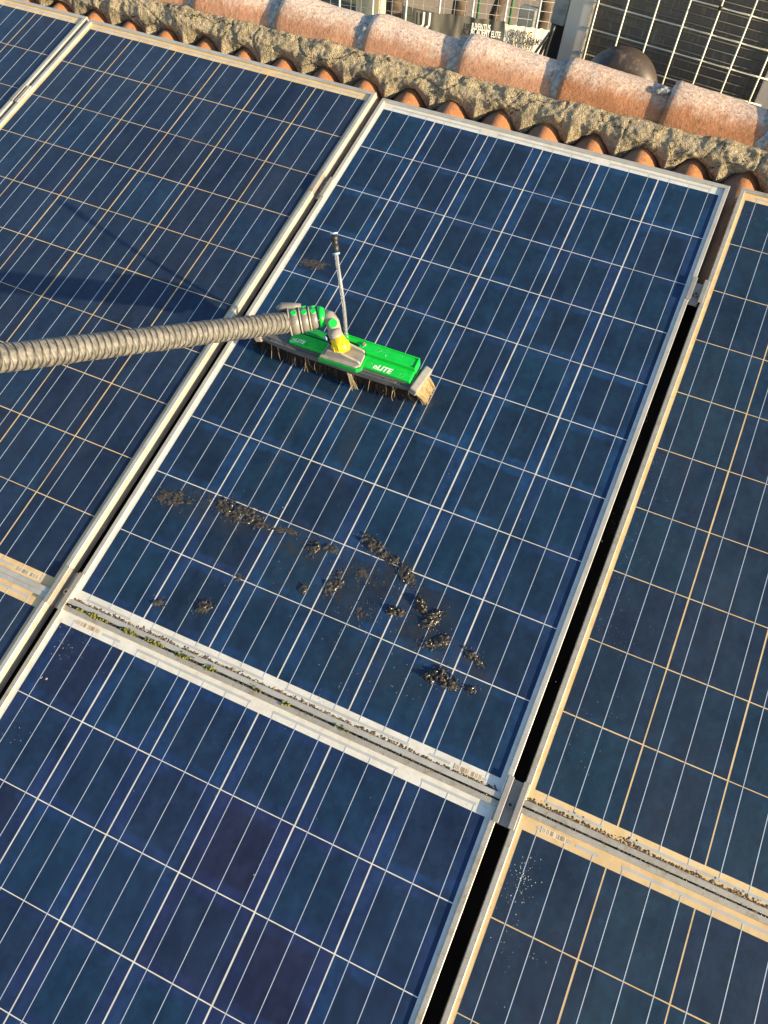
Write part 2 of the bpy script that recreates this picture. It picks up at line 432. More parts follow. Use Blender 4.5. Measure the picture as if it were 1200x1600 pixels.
# ---- mortar bed between the tiles and the ridge
def tile_bump(u):
    x = (u - TILE_U0) / TILE_P; x = (x - round(x)) * TILE_P
    r = 0.062
    return TILE_CREST - 0.0503 + r * 0.83 * (1 - min(1, abs(x) / r) ** 1.85), abs(x) / (TILE_P / 2)
def mortar_bed():
    mb = MB(); NU = int((U_MAX - U_MIN) / 0.0042); NT_ = 36
    vs = []
    for i in range(NU + 1):
        u = U_MIN + (U_MAX - U_MIN) * i / NU
        zt, ph = tile_bump(u)
        jag = noise.noise(Vector((u * 8, 3.1, 0))) * 0.009 + noise.noise(Vector((u * 40, 7.7, 0))) * 0.005 + noise.noise(Vector((u * 120, 7.7, 0))) * 0.002
        top = noise.noise(Vector((u * 10, 1.1, 4))) * 0.005 + noise.noise(Vector((u * 45, 1.1, 4))) * 0.003 - 0.005 * max(-0.6, min(0.6, u))
        b0 = Vector((0, 0.921, -0.036)); b1 = Vector((0, 0.963 + top * 0.6, 0.019 + top))
        own = Vector((0, 0.936 - 0.030 * ph ** 3, (zt + 0.002) if ph < 0.75 else max(zt + 0.002, -0.072)))
        for j in range(NT_ + 1):
            t = j / NT_
            if t < 0.12: w = 0.0; lip = 1 - t / 0.12
            elif t < 0.88: w = (t - 0.12) / 0.76; lip = 0
            else: w = 1.0; lip = 0
            P = b0.lerp(b1, w)
            k = max(0.0, 1 - w / 0.42) ** 1.6
            P += (own + Vector((0, jag, jag * 0.4)) - b0) * k
            P += Vector((0, -0.85, 0.5)) * (0.009 * sin(pi * min(w * 1.15, 1)) + 0.007)
            P += Vector((0, 0.012, -0.010)) * lip
            if t > 0.88: P += Vector((0, 0.030, -0.012)) * ((t - 0.88) / 0.12) ** 1.0
            S = Vector((u, w * 0.085 + jag * k, 0.3))
            d = noise.noise(S * 10) * 0.0095 + noise.noise(S * 27) * 0.0065 + noise.noise(S * 70) * 0.0032 + noise.noise(S * 170) * 0.0020
            crackd = abs(noise.noise(Vector((u * 5.3, w * 0.5, 8.8)))) 
            if crackd < 0.018: d -= 0.006 * (1 - crackd / 0.018)
            d *= (0.35 if lip > 0.5 else 1.0)
            vs.append((u + noise.noise(S * 60 + Vector((9, 0, 0))) * 0.002, P.y - d * 0.8, P.z + d * 0.55))
    n = NT_ + 1
    fs = [(i * n + j, (i + 1) * n + j, (i + 1) * n + j + 1, i * n + j + 1) for i in range(NU) for j in range(NT_)]
    mb.add(vs, fs, True)
    o = mb.build('mortar_bed', MAT['mortar']); o.matrix_world = ROOF
    tag(o, 'rough yellow grey lichen-covered mortar band under the ridge tiles', 'mortar')
    return o
mortar = mortar_bed()

# ---- ridge tiles
def ridge_tile_mesh(seed, mat):
    mb = MB(); NA, NL = 28, 24; L = 0.340; th = 0.014
    outer = []; inner = []
    for i in range(NL + 1):
        s = i / NL; x = s * L
        r = 0.0955 - 0.012 * s
        if s < 0.04: r -= 0.004 * (1 - s / 0.04)
        for k in range(NA + 1):
            a = rad(-12) + rad(204) * k / NA
            for lst, rr in ((outer, r), (inner, r - th)):
                P = Vector((x * 9, cos(a) * 0.9 + seed * 3.3, sin(a)))
                d = noise.noise(P) * 0.004 + noise.noise(P * 5) * 0.0012
                y = -(rr + d) * cos(a); z = (rr + d) * sin(a)
                ex = noise.noise(Vector((seed * 2.1, a * 3, s))) * 0.004 if i in (0, NL) else 0
                lst.append((x + ex, y, z))
    n = NA + 1
    fs = [(i * n + k, i * n + k + 1, (i + 1) * n + k + 1, (i + 1) * n + k) for i in range(NL) for k in range(NA)]
    o = len(outer); mb.add(outer + inner, fs, True)
    mb.f += [tuple(j + o for j in reversed(f)) for f in fs]; mb.sm += [True] * len(fs)
    for i in (0, NL):
        for k in range(NA):
            mb.f.append((i * n + k, i * n + k + 1, o + i * n + k + 1, o + i * n + k)); mb.sm.append(False)
    for i in range(NL):
        for k in (0, NA):
            mb.f.append((i * n + k, (i + 1) * n + k, o + (i + 1) * n + k, o + i * n + k)); mb.sm.append(False)
    return mb.mesh('ridge_tile', mat)
JOINTS = [0.83, 0.545, 0.262, -0.033, -0.334, -0.632, -0.925, -1.215, -1.505, -1.795, -2.085, -2.34]
RT_LABEL = {
    0.83: 'clay ridge tile just beyond the right edge of the photo', -1.505: 'clay ridge tile just above the top left edge of the photo',
    -1.795: 'second clay ridge tile beyond the top left edge of the photo', -2.085: 'third clay ridge tile beyond the top left edge of the photo', -2.34: 'last clay ridge tile at the far left end of the roof',
    0.545: 'ridge tile cut off by the right edge of the photo',
    0.262: 'pinkish brown ridge tile in front of the wire guard, right of the dark pipe elbow',
    -0.033: 'darkest orange brown ridge tile, directly in front of the dark pipe elbow',
    -0.334: 'pale pink ridge tile just below the white banner with black lettering',
    -0.632: 'spotted pink ridge tile below the dark banner hung on the fence',
    -0.925: 'pale spotted ridge tile left of the one below the dark banner',
    -1.215: 'ridge tile cut off by the top edge of the photo'}
ridge_objs = {}
for k, u in enumerate(JOINTS):
    o = link('ridge_tile', ridge_tile_mesh(k, MAT['ridge_brown'] if u in (0.262, -0.033) else MAT['ridge_tile']))
    o.matrix_world = ROOF @ Matrix.Translation((u, RIDGE_V, RIDGE_H + 0.006 + random.uniform(-.003, .003))) @ Matrix.Rotation(-PITCH, 4, 'X') @ Matrix.Rotation(rad(2.7 + random.uniform(-.4, .4)), 4, 'Y') @ Matrix.Rotation(rad(random.uniform(-.8, .8)), 4, 'Z')
    tag(o, RT_LABEL.get(u, 'weathered clay ridge tile further along the ridge, outside the photo'), 'ridge tile', 'clay ridge tiles along the roof crest')
    ridge_objs[u] = o
# grey mortar collars plugging each joint, on the tail of the lower tile
def collar_mesh(seed):
    mb = MB(); NA, NL = 40, 10; vs = []
    a0 = rad(2); a1 = rad(random.uniform(95, 150))
    for i in range(NL + 1):
        s = i / NL
        for k in range(NA + 1):
            q = k / NA; a = a0 + (a1 - a0) * q
            wd = 0.030 + noise.noise(Vector((seed * 5.1, a * 2.2, 0))) * 0.022
            env = sin(pi * min(max(q, 0.0), 1.0)) ** 0.35
            x = 0.004 - s * wd
            prof = math.sin(pi * (0.15 + 0.85 * s) * 1.0) ** 0.7 if s < 1 else 0
            d = noise.noise(Vector((x * 60, a * 6, seed))) * 0.005 + noise.noise(Vector((x * 150, a * 18, seed))) * 0.0022
            r = 0.0820 + (0.010 * (1 - s) ** 0.7 + 0.004 + d) * env
            if s == 1 or env < 0.05: r = 0.074
            vs.append((x, -r * cos(a), r * sin(a)))
    n = NA + 1
    mb.add(vs, [(i * n + k, i * n + k + 1, (i + 1) * n + k + 1, (i + 1) * n + k) for i in range(NL) for k in range(NA)], True)
    return mb.mesh('mortar_collar', MAT['grey_mortar'])
for k, u in enumerate(JOINTS):
    if u in (0.262,): continue
    o = link('mortar_collar', collar_mesh(k), mortar)
    o.matrix_local = Matrix.Translation((u, RIDGE_V, RIDGE_H - 0.004)) @ Matrix.Rotation(-PITCH, 4, 'X')
# loose lump of mortar perched on the crest left of the joint
mb = MB(); bm = bmesh.new(); bmesh.ops.create_icosphere(bm, subdivisions=4, radius=1)
for v in bm.verts:
    d = 1 + 0.3 * noise.noise(v.co * 1.6 + Vector((4, 1, 2))) + 0.12 * noise.noise(v.co * 5)
    v.co = Vector((v.co.x * 0.024, v.co.y * 0.016, v.co.z * 0.011)) * d
me = bpy.data.meshes.new('mortar_lump'); bm.to_mesh(me); bm.free(); me.materials.append(MAT['grey_mortar'])
o = link('mortar_lump', me)
o.matrix_world = ROOF @ Matrix.Translation((0.240, RIDGE_V - 0.002, RIDGE_H + 0.081)) @ Matrix.Rotation(-PITCH, 4, 'X') @ Matrix.Rotation(rad(-10), 4, 'Y')
tag(o, 'loose bluish grey mortar lump on the ridge crest by the pipe elbow', 'mortar lump')

# labels of the roof tiles, told apart by the panel edge they disappear under
vis = [o for o in tiles if -2.05 < (ROOF.inverted() @ o.matrix_world).translation.x < 0.62]
for o in tiles:
    u = (ROOF.inverted() @ o.matrix_world).translation.x
    tag(o, None, 'roof tile', 'curved clay tiles between the panels and the ridge mortar')
    if o in vis:
        right = len(vis) - 1 - vis.index(o)
        o['label'] = 'orange curved clay tile below the ridge mortar, %s from the right edge' % ordn(right)
    else:
        o['label'] = 'curved clay roof tile at the panel edge, outside the photo'

# ------------------------------------------------------------------ solar panels
PW, PL = 0.992, 1.650           # outer size
PU, PV, CS = 0.1592, 0.158, 0.156
LIP, TOP, BOT = 0.011, 0.0034, -0.036
cell_me = {}
def cell_mesh(mat):
    if mat not in cell_me:
        b = CS / 2
        cell_me[mat] = MB().box(-b, b, -b, b, -0.0006, 0.0).mesh('solar_cell', MAT[mat])
    return cell_me[mat]
def rail_mesh(L, mat, name):
    """extruded aluminium section along x, outer face at y=0, mitred ends"""
    prof = [(0, BOT), (0, TOP - 0.001), (0.001, TOP), (LIP - 0.001, TOP), (LIP, TOP - 0.001), (LIP, -0.0022), (0.002, -0.0022), (0.002, BOT + 0.002), (0.028, BOT + 0.002), (0.028, BOT)]
    mb = MB(); n = len(prof); vs = []
    for e in (-1, 1):
        for (y, z) in prof: vs.append((e * (L / 2 - y - 0.0002), y, z))
    fs = [(i, (i + 1) % n, n + (i + 1) % n, n + i) for i in range(n)]
    fs += [tuple(range(n)), tuple(range(2 * n - 1, n - 1, -1))]
    return mb.add(vs, fs).mesh(name, mat)
shared = {}
def once(key, fn):
    if key not in shared: shared[key] = fn()
    return shared[key]

def barcode_mat():
    t = NT('barcode'); c = t.coord(); X = t.xyz(c)
    n = t.new('ShaderNodeTexWhiteNoise', noise_dimensions='1D')
    t.set(n.inputs[1], t.math('FLOOR', t.math('MULTIPLY', X[0], 700.0)))
    bar = t.step(n.outputs[0], 0.45, 0.55)
    edge = t.math('LESS_THAN', t.math('ABSOLUTE', X[1]), 0.0042)
    fac = t.math('MULTIPLY', bar, edge)
    t.p(Base_Color=t.mix(fac, (0.66, 0.57, 0.42), (0.28, 0.22, 0.14)), Roughness=0.5, Coat_Weight=1.0, Coat_Roughness=0.08)
    return t.m
MAT['barcode'] = barcode_mat()

def panel(u, v, th, flip, cellm, sheet, alu, label, dz=0.0):
    R = Matrix.Rotation(th + (pi if flip else 0), 4, 'Z')
    root = empty('solar_panel', ROOF @ Matrix.Translation((u, v, dz)) @ R)
    tag(root, label, 'solar panel', 'framed solar panels on the roof')
    # white back sheet seen between the cells
    me = once(('sheet', sheet), lambda: MB().box(-PW / 2 + 0.0025, PW / 2 - 0.0025, -PL / 2 + 0.0025, PL / 2 - 0.0025, -0.0068, -0.0024).mesh('back_sheet', MAT[sheet]))
    link('back_sheet', me, root)
    for name, L, pos, rz in (('frame_rail', PW, (0, -PL / 2, 0), 0), ('frame_rail', PW, (0, PL / 2, 0), pi), ('frame_rail', PL, (PW / 2, 0, 0), pi / 2), ('frame_rail', PL, (-PW / 2, 0, 0), -pi / 2)):
        me = once(('rail', L, alu), lambda: rail_mesh(L, MAT[alu], 'frame_rail'))
        link(name, me, root, Matrix.Translation(pos) @ Matrix.Rotation(rz, 4, 'Z'))
    cm = cell_mesh(cellm)
    for i in range(6):
        for j in range(10):
            o = link('solar_cell', cm, root)
            o.location = ((i - 2.5) * PU + random.uniform(-.0004, .0004), (j - 4.5) * PV + random.uniform(-.0003, .0003), -0.0022)
    # solder ribbons: three per column, over the whole string
    rib = once('rib', lambda: MB().box(-0.0007, 0.0007, -0.800, 0.800, -0.0026, -0.00205).mesh('busbar', MAT['ribbon']))
    for i in range(6):
        for b in (-1, 0, 1):
            o = link('busbar', rib, root); o.location = ((i - 2.5) * PU + b * CS / 3, 0, 0)
    # cross connectors in the end margins (junction box end at +y)
    def cross(x0, x1, y):
        m = MB().box(x0, x1, y - 0.0026, y + 0.0026, -0.0030, -0.00215)
        o = link('cross_connector', m.mesh('cross_connector', MAT['strip']), root)
    c = lambda i, b: (i - 2.5) * PU + b * CS / 3
    y = -0.8025
    for i in (0, 2, 4): cross(c(i, -1) - 0.003, c(i + 1, 1) + 0.003, y)
    y = 0.8025
    cross(c(0, -1) - 0.003, c(0, -1) + 0.016, y + 0.001); cross(c(0, 0.35), c(0, 1) + 0.010, y)
    for i in (1, 3): cross(c(i, -1) - 0.003, c(i + 1, 1) + 0.003, y)
    cross(c(5, -1) - 0.003, c(5, 1) + 0.003, y)
    m = MB().box(-0.028, 0.028, -0.0055, 0.0055, -0.0003, 0.0003)
    link('barcode_sticker', once('barcode', lambda: m.mesh('barcode_sticker', MAT['barcode'])), root, Matrix.Translation((c(0, -0.35), 0.8035, -0.0022)))
    return root

panel(0.0, 0.0, 0.0, True, 'cell_wet', 'sheet_clean', 'alu', 'wet solar panel under the green brush, strewn with dirt clumps')
panel(-1.0140, 0.0020, rad(-0.25), True, 'cell_dry', 'sheet_cream', 'alu', 'dry solar panel crossed by the pole and its shadow, yellowish grid lines', 0.012)
panel(-2.0185, 0.0106, 0.0, True, 'cell_dry', 'sheet_cream', 'alu', 'solar panel in the upper left corner, only a small piece showing', 0.012)
panel(1.0183, 0.0067, rad(-0.076), True, 'cell_teal', 'sheet_cream', 'alu_dirty', 'upper solar panel at the right edge beyond the black gap', 0.0)
panel(-0.0004, -1.6545, rad(0.11), False, 'cell_low', 'sheet_clean', 'alu_dirty', 'large solar panel at the bottom left below the mossy joint')
panel(1.0201, -1.6460, rad(0.05), False, 'cell_teal', 'sheet_orange', 'alu_dirty', 'solar panel in the lower right corner with orange margin')
panel(-1.0190, -1.6500, 0.0, False, 'cell_dry', 'sheet_orange', 'alu', 'solar panel at the left edge below the dry one, a small corner showing', 0.011)

# ---- clamps between neighbouring frames
def clamp(u, v, gap, L, label, dl=0.0, dr=0.0):
    """dl, dr: how much the frame on the left / right stands above the reference plane"""
    root = empty('mid_clamp', ROOF @ Matrix.Translation((u, v, 0)))
    tag(root, label, 'clamp', 'aluminium clamps holding neighbouring panels')
    g = gap / 2
    for s, dz in ((-1, dl), (1, dr)):
        t = TOP + dz
        x0, x1 = (-g - 0.009, -g + 0.0026) if s < 0 else (g - 0.0026, g + 0.009)
        MB().bbox(x0, x1, -L / 2, L / 2, t + 0.0002, t + 0.0042, 0.0011).build('flange', MAT['alu_clamp'], root)
        xw = s * (g - 0.0013)
        MB().box(xw - 0.0012, xw + 0.0012, -L / 2 + 0.001, L / 2 - 0.001, -0.014, t + 0.0012).build('web', MAT['alu_clamp'], root)
    MB().box(-g + 0.0026, g - 0.0026, -L / 2 + 0.001, L / 2 - 0.001, -0.014, -0.011).build('channel_plate', MAT['alu_clamp'], root)
    b = MB().tube([(0, -0.004, -0.0110), (0, -0.004, -0.0040)], 0.0065, 6, smooth=False)
    b.build('bolt', MAT['steel'], root)
    MB().tube([(0, -0.004, -0.0040), (0, -0.004, -0.0034)], 0.0032, 12).build('bolt_socket', MAT['socket'], root)
MAT['socket'] = plain('socket_dark', (0.015, 0.015, 0.015), 0.6)
clamp(0.5075, 0.462, 0.023, 0.072, 'clamp in the upper part of the black gap right of the brushed panel')
clamp(0.5085, -0.822, 0.024, 0.088, 'clamp where four panels meet at the lower right')
clamp(-0.5070, 0.452, 0.0215, 0.072, 'clamp in the left seam of the brushed panel, near its top corner', 0.012)
clamp(-0.5085, -0.800, 0.024, 0.088, 'clamp where four panels meet at the left, beside the moss', 0.012)
clamp(-1.516, 0.462, 0.012, 0.072, 'clamp near the upper left corner, between the two left panels', 0.012, 0.012)

# ------------------------------------------------------------------ water brush on its pole
def wet_plastic(name, col, grime):
    t = NT(name); w = t.world()
    n = t.noise(w, 45, 6, 0.7); f = t.noise(w, 420, 3, 0.6); sc = t.noise(t.mapping(w, (20, 260, 60), rot=(0, 0, 0.3)), 3, 3)
    c = t.mix(t.step(n, 0.35, 0.7), col, tuple(x * 0.80 for x in col))
    c = t.mix(t.math('MULTIPLY', t.step(n, 0.55, 0.75), grime), c, (0.10, 0.085, 0.06))
    c = t.mix(t.math('MULTIPLY', t.step(sc, 0.62, 0.72), 0.18), c, tuple(min(1, x * 1.5 + 0.05) for x in col))
    h = t.math('ADD', t.math('MULTIPLY', t.step(f, 0.60, 0.68), 0.6), n)
    t.p(Base_Color=c, Roughness=t.math('MULTIPLY_ADD', n, 0.3, 0.18), Normal=t.bump(h, 0.35, 0.0008))
    return t.m
MAT['green'] = wet_plastic('green_plastic', (0.006, 0.58, 0.060), 0.25)
MAT['green_dark'] = wet_plastic('green_plastic_dark', (0.010, 0.36, 0.06), 0.5)
MAT['grey_plastic'] = wet_plastic('grey_plastic', (0.115, 0.120, 0.130), 0.6)
MAT['cap_plastic'] = wet_plastic('pale_grey_plastic', (0.31, 0.30, 0.28), 0.6)
MAT['joint_plastic'] = wet_plastic('warm_grey_plastic', (0.20, 0.19, 0.175), 0.5)
MAT['rim_plastic'] = wet_plastic('cream_edge_plastic', (0.34, 0.31, 0.265), 0.6)
MAT['yellow'] = wet_plastic('yellow_collar', (0.85, 0.62, 0.01), 0.25)
MAT['black'] = plain('black_rubber', (0.018, 0.018, 0.018), 0.45)
MAT['blue_ring'] = plain('pale_blue_ring', (0.30, 0.48, 0.75), 0.4)
MAT['white_print'] = plain('white_print', (0.80, 0.84, 0.80), 0.5)
MAT['bristle_dark'] = plain('bristle_dark', (0.016, 0.012, 0.010), 0.6, 0, 0.5, 200)
MAT['bristle_pale'] = plain('bristle_pale', (0.50, 0.40, 0.24), 0.6, 0, 0.3, 200)
def tube_mat():
    t = NT('clear_hose'); t.p(Base_Color=(0.62, 0.66, 0.68), Roughness=0.15, Transmission_Weight=0.75, IOR=1.3); return t.m
MAT['hose'] = tube_mat()

def ico_unit():
    bm = bmesh.new(); bmesh.ops.create_icosphere(bm, subdivisions=1, radius=1); bm.verts.index_update()
    r = ([v.co.copy() for v in bm.verts], [tuple(v.index for v in f.verts) for f in bm.faces]); bm.free(); return r
def water_bead_mat():
    t = NT('water_bead'); t.p(Base_Color=(0.8, 0.85, 0.85), Roughness=0.04, Transmission_Weight=0.8, IOR=1.33); return t.m
BR = Vector((-0.200, -0.062, 0.0))
brush = empty('water_brush', ROOF @ Matrix.Translation(BR))
tag(brush, 'bright green and grey water brush with dark bristles standing on the wet panel', 'brush')
def loc(x, y, h): return pix(x, y, h) - BR
# grey bristle block, slightly boat shaped in plan
blk = []
for sgn, y0 in ((1, 0.030), (-1, -0.037)):
    xs = [-0.197 + 0.394 * k / 16 for k in range(17)]
    if sgn < 0: xs = xs[::-1]
    for x in xs:
        k = abs(x) / 0.197
        blk.append((x, y0 * (1 - 0.22 * k ** 4) - 0.000))
MB().prism(blk, 'z', 0.050, 0.066).build('bristle_block', MAT['grey_plastic'], brush)
MB().prism([(x * 0.985, y * 0.86) for x, y in blk], 'z', 0.066, 0.070).build('block_top', MAT['grey_plastic'], brush)
# green shell: low front ledge and raised rear water tray
g = MB().bbox(-0.118, 0.188, -0.026, 0.004, 0.070, 0.080, 0.0022)
ledge = g.build('front_ledge', MAT['green'], brush)
pr = [(0.000, 0.032), (0.190, 0.032), (0.190, 0.003), (0.068, 0.003), (0.040, 0.018), (0.000, 0.020)]
g = MB().prism([(x, y) for x, y in pr], 'z', 0.070, 0.092)
tray = g.build('water_tray', MAT['green'], brush)
bv = tray.modifiers.new('bevel', 'BEVEL'); bv.width = 0.003; bv.segments = 3
g = MB().bbox(-0.150, 0.000, 0.008, 0.030, 0.070, 0.078, 0.002); g.build('rear_ledge', MAT['green_dark'], brush)
g = MB().bbox(0.0465, 0.182, 0.0085, 0.0265, 0.0912, 0.0930, 0.0007); g.build('tray_lid', MAT['green'], brush)
MB().bbox(0.004, 0.189, 0.0292, 0.0318, 0.0905, 0.0955, 0.0008).build('tray_rim', MAT['green'], brush)
MB().bbox(0.1865, 0.1896, 0.0042, 0.0290, 0.0905, 0.0950, 0.0008).build('tray_rim', MAT['green'], brush)
MB().bbox(-0.008, 0.044, 0.0055, 0.0165, 0.0702, 0.0850, 0.0015).build('tray_socket', MAT['grey_plastic'], brush)
for k in range(9):
    x = -0.168 + k * 0.042
    MB().tube([(x, -0.0305, 0.0662), (x, -0.0305, 0.0685)], 0.0016, 8).build('water_jet', MAT['black'], brush)
MB().bbox(-0.186, 0.186, -0.0355, -0.0335, 0.0655, 0.0675, 0.0006).build('block_ridge', MAT['grey_plastic'], brush)
# screw on the tray
s = MB().tube([(0.056, 0.0205, 0.0930), (0.056, 0.0205, 0.0965)], 0.0042, 12); s.build('screw', MAT['cap_plastic'], brush)
# lettering on the front ledge
def text_mesh(body, size, mat, bold=0.0, shear=0.0, sx=1.0, extr=0.0002, width=None):
    cu = bpy.data.curves.new('txt', 'FONT'); cu.body = body; cu.size = size; cu.offset = bold; cu.shear = shear; cu.extrude = extr
    to = bpy.data.objects.new('txt', cu); COL.objects.link(to)
    bpy.context.view_layer.update()
    me = bpy.data.meshes.new_from_object(to.evaluated_get(bpy.context.evaluated_depsgraph_get()))
    bpy.data.objects.remove(to); bpy.data.curves.remove(cu)
    if width: sx = width / max(v.co.x for v in me.vertices)
    me.transform(Matrix.Diagonal((sx, 1, 1, 1))); me.materials.clear(); me.materials.append(mat)
    return me
me = text_mesh('nLITE', 0.0185, MAT['white_print'], 0.0005, 0.25)
link('lettering', me, ledge, Matrix.Translation((0.094, -0.0225, 0.0803)))
me = text_mesh('nLITE', 0.013, MAT['white_print'], 0.0004, 0.25)
link('lettering', me, ledge, Matrix.Translation((-0.112, -0.0215, 0.0803)))
# end caps
for s in (-1, 1):
    m = Matrix.Translation((s * 0.204, -0.003, 0.060)) @ Matrix.Rotation(rad(s * 14), 4, 'Y') @ Matrix.Rotation(rad(-s * 8), 4, 'Z')
    MB().bbox(-0.0095, 0.0095, -0.036, 0.036, -0.010, 0.013, 0.003, m).build('end_cap', MAT['cap_plastic'], brush)
# bristles
def bristles(spec, n, mat, name, r=0.00055):
    mb = MB(); rnd = random.Random(3)
    for k in range(n):
        p0, p1, bow = spec(rnd)
        pts = []
        for q in (0, 0.4, 0.75, 1.0):
            pts.append(p0.lerp(p1, q) + bow * (q * (1 - q) * 1.2))
        t = (p1 - p0).normalized(); a = t.orthogonal().normalized() * r; b = t.cross(a)
        vs = []
        for i, p in enumerate(pts):
            sc = 1 - 0.35 * i / 3
            vs += [p + a * sc, p - a * 0.5 * sc + b * 0.87 * sc, p - a * 0.5 * sc - b * 0.87 * sc]
        fs = [(3 * i + j, 3 * i + (j + 1) % 3, 3 * i + 3 + (j + 1) % 3, 3 * i + 3 + j) for i in range(3) for j in range(3)]
        mb.add(vs, fs)
    o = mb.build(name, mat, brush); tag(o, kind='stuff'); return o
def sp_main(rd):
    row = rd.choice((-0.033, -0.030, -0.026, -0.018, -0.008, 0.004, 0.016, 0.024))
    x = rd.uniform(-0.192, 0.19)
    y0 = row * (1 - 0.2 * (abs(x) / 0.197) ** 4)
    cl = noise.noise(Vector((x * 55, row * 20, 0))) * 0.010
    p0 = Vector((x, y0, 0.051))
    p1 = Vector((x + cl + rd.gauss(0, 0.004) + 0.06 * x * abs(x) / 0.2, y0 * 1.0 - 0.001 + rd.gauss(0, 0.004) + cl * 0.5, abs(rd.gauss(0.002, 0.004))))
    return p0, p1, Vector((rd.gauss(0, 0.006), rd.gauss(-0.004, 0.006), 0))
bristles(sp_main, 3200, MAT['bristle_dark'], 'bristles')
def sp_tan(rd):
    x = rd.uniform(-0.19, 0.19); p0 = Vector((x, -0.031, 0.051))
    return p0, Vector((x + rd.gauss(0, 0.008), -0.038 + rd.gauss(0, 0.006), abs(rd.gauss(0.004, 0.006)))), Vector((rd.gauss(0, 0.012), rd.gauss(-0.006, 0.008), 0))
bristles(sp_tan, 26, MAT['bristle_pale'], 'pale_front_bristles', 0.0005)
def sp_end(rd):
    y = rd.uniform(-0.034, 0.028); p0 = Vector((0.2 + rd.uniform(-.002, .008), y, 0.052))
    c = round(y / 0.011) * 0.011
    return p0, Vector((0.222 + rd.gauss(0, 0.003), y * 0.85 + (c - y) * 0.6 + 0.007 + rd.gauss(0, .002), abs(rd.gauss(0.001, .003)))), Vector((0.012, rd.gauss(0, 0.003), 0.004))
bristles(sp_end, 260, MAT['bristle_pale'], 'end_bristles', 0.0008)
def sp_left(rd):
    y = rd.uniform(-0.034, 0.028); p0 = Vector((-0.203, y, 0.052))
    return p0, Vector((-0.224 + rd.gauss(0, 0.006), y * 0.85 + 0.004 + rd.gauss(0, .004), abs(rd.gauss(0.001, .003)))), Vector((-0.010, rd.gauss(0, 0.004), 0.004))
bristles(sp_left, 260, MAT['bristle_dark'], 'end_bristles', 0.0006)
# bundle of straw caught at the front
def sp_straw(rd):
    x = 0.040 + rd.uniform(-.006, .006)
    return Vector((x, -0.037, 0.048)), Vector((x + 0.012 + rd.gauss(0, .003), -0.044 + rd.gauss(0, .004), 0.003 + rd.random() * .006)), Vector((0.002, -0.006, 0))
bristles(sp_straw, 26, MAT['bristle_pale'], 'caught_straw', 0.0008)

bd = MB(); rb = random.Random(21); bv_, bf_ = ico_unit()
for k in range(240):
    x = rb.uniform(-0.19, 0.19)
    y, z = rb.choice(((rb.uniform(-0.033, -0.028), 0.0664), (rb.uniform(-0.024, 0.0), 0.0802), (rb.uniform(0.008, 0.028), 0.0932 if x > 0.05 else 0.0782)))
    if x < -0.115 and z > 0.0785: continue
    r = 0.0004 + 0.0013 * rb.random() ** 2.5
    bd.add([Vector((x + v.x * r, y + v.y * r, z + max(v.z, -0.1) * r * 0.6)) for v in bv_], bf_, True)
tag(bd.build('water_beads', water_bead_mat(), brush), kind='stuff')
# foot, yellow collar, neck
f0 = Vector((0.035, -0.012, 0.082))
m = Matrix.Translation((0.018, -0.010, 0.0)) @ Matrix.Rotation(rad(4), 4, 'Z')
ft = [(-0.050, -0.030), (0.040, -0.034), (0.050, -0.026), (0.050, 0.006), (0.030, 0.016), (-0.040, 0.016)]
g = MB().prism([(x * 1.04, y * 1.06) for x, y in ft], 'z', 0.0702, 0.0822, m); sad = g.build('saddle_base', MAT['green_dark'], brush)
g = MB().prism(ft, 'z', 0.0824, 0.0885, m); fo = g.build('foot_plate', MAT['cap_plastic'], brush)
bv = fo.modifiers.new('bevel', 'BEVEL'); bv.width = 0.0025; bv.segments = 2
# two cheeks of the foot rising to hold the collar
for yy in (-0.024, 0.008):
    c = MB().prism([(-0.040, 0.0886), (0.048, 0.0886), (0.044, 0.095), (0.004, 0.110), (-0.030, 0.108)], 'y', yy, yy + 0.005, m)
    c.build('foot_cheek', MAT['cap_plastic'], brush)
A = loc(452, 503, 0.140); B_ = loc(508, 494, 0.138); N1 = loc(520, 505, 0.135); D = loc(526, 527, 0.120); E = loc(536, 550, 0.096)
col_ = MB().tube([D.lerp(E, -0.02), D.lerp(E, 0.02), D.lerp(E, 0.30), D.lerp(E, 0.34), D.lerp(E, 0.40), D.lerp(E, 0.78), E], [0.0140, 0.0172, 0.0180, 0.0196, 0.0200, 0.0206, 0.0176], 28).build('yellow_collar', MAT['yellow'], brush)
de = (E - D).normalized(); oa = de.orthogonal().normalized(); ob = de.cross(oa)
for k in range(10):     # grip ribs round the collar
    q = 2 * pi * k / 10; rr = oa * cos(q) + ob * sin(q)
    MB().tube([D.lerp(E, 0.42) + rr * 0.0200, D.lerp(E, 0.80) + rr * 0.0204], 0.0016, 6).build('grip_rib', MAT['yellow'], col_)
MB().tube([D + (D - E) * 0.50, D + (D - E) * 0.10, D.lerp(E, 0.04)], [0.0150, 0.0165, 0.0160], 24).build('neck_cup', MAT['rim_plastic'], brush)
nk = MB().tube([B_, B_.lerp(N1, 0.5) + Vector((0.0, 0.002, 0.004)), N1, N1.lerp(D, 0.6), D], [0.0165, 0.0165, 0.0160, 0.0150, 0.0140], 24)
nk.build('neck', MAT['rim_plastic'], brush)
cdir = (CAM_POS - BR - N1).normalized()
MB().tube([N1 + cdir * 0.012, N1 + cdir * 0.0185], [0.0105, 0.0095], 20).build('neck_button', MAT['green'], brush)
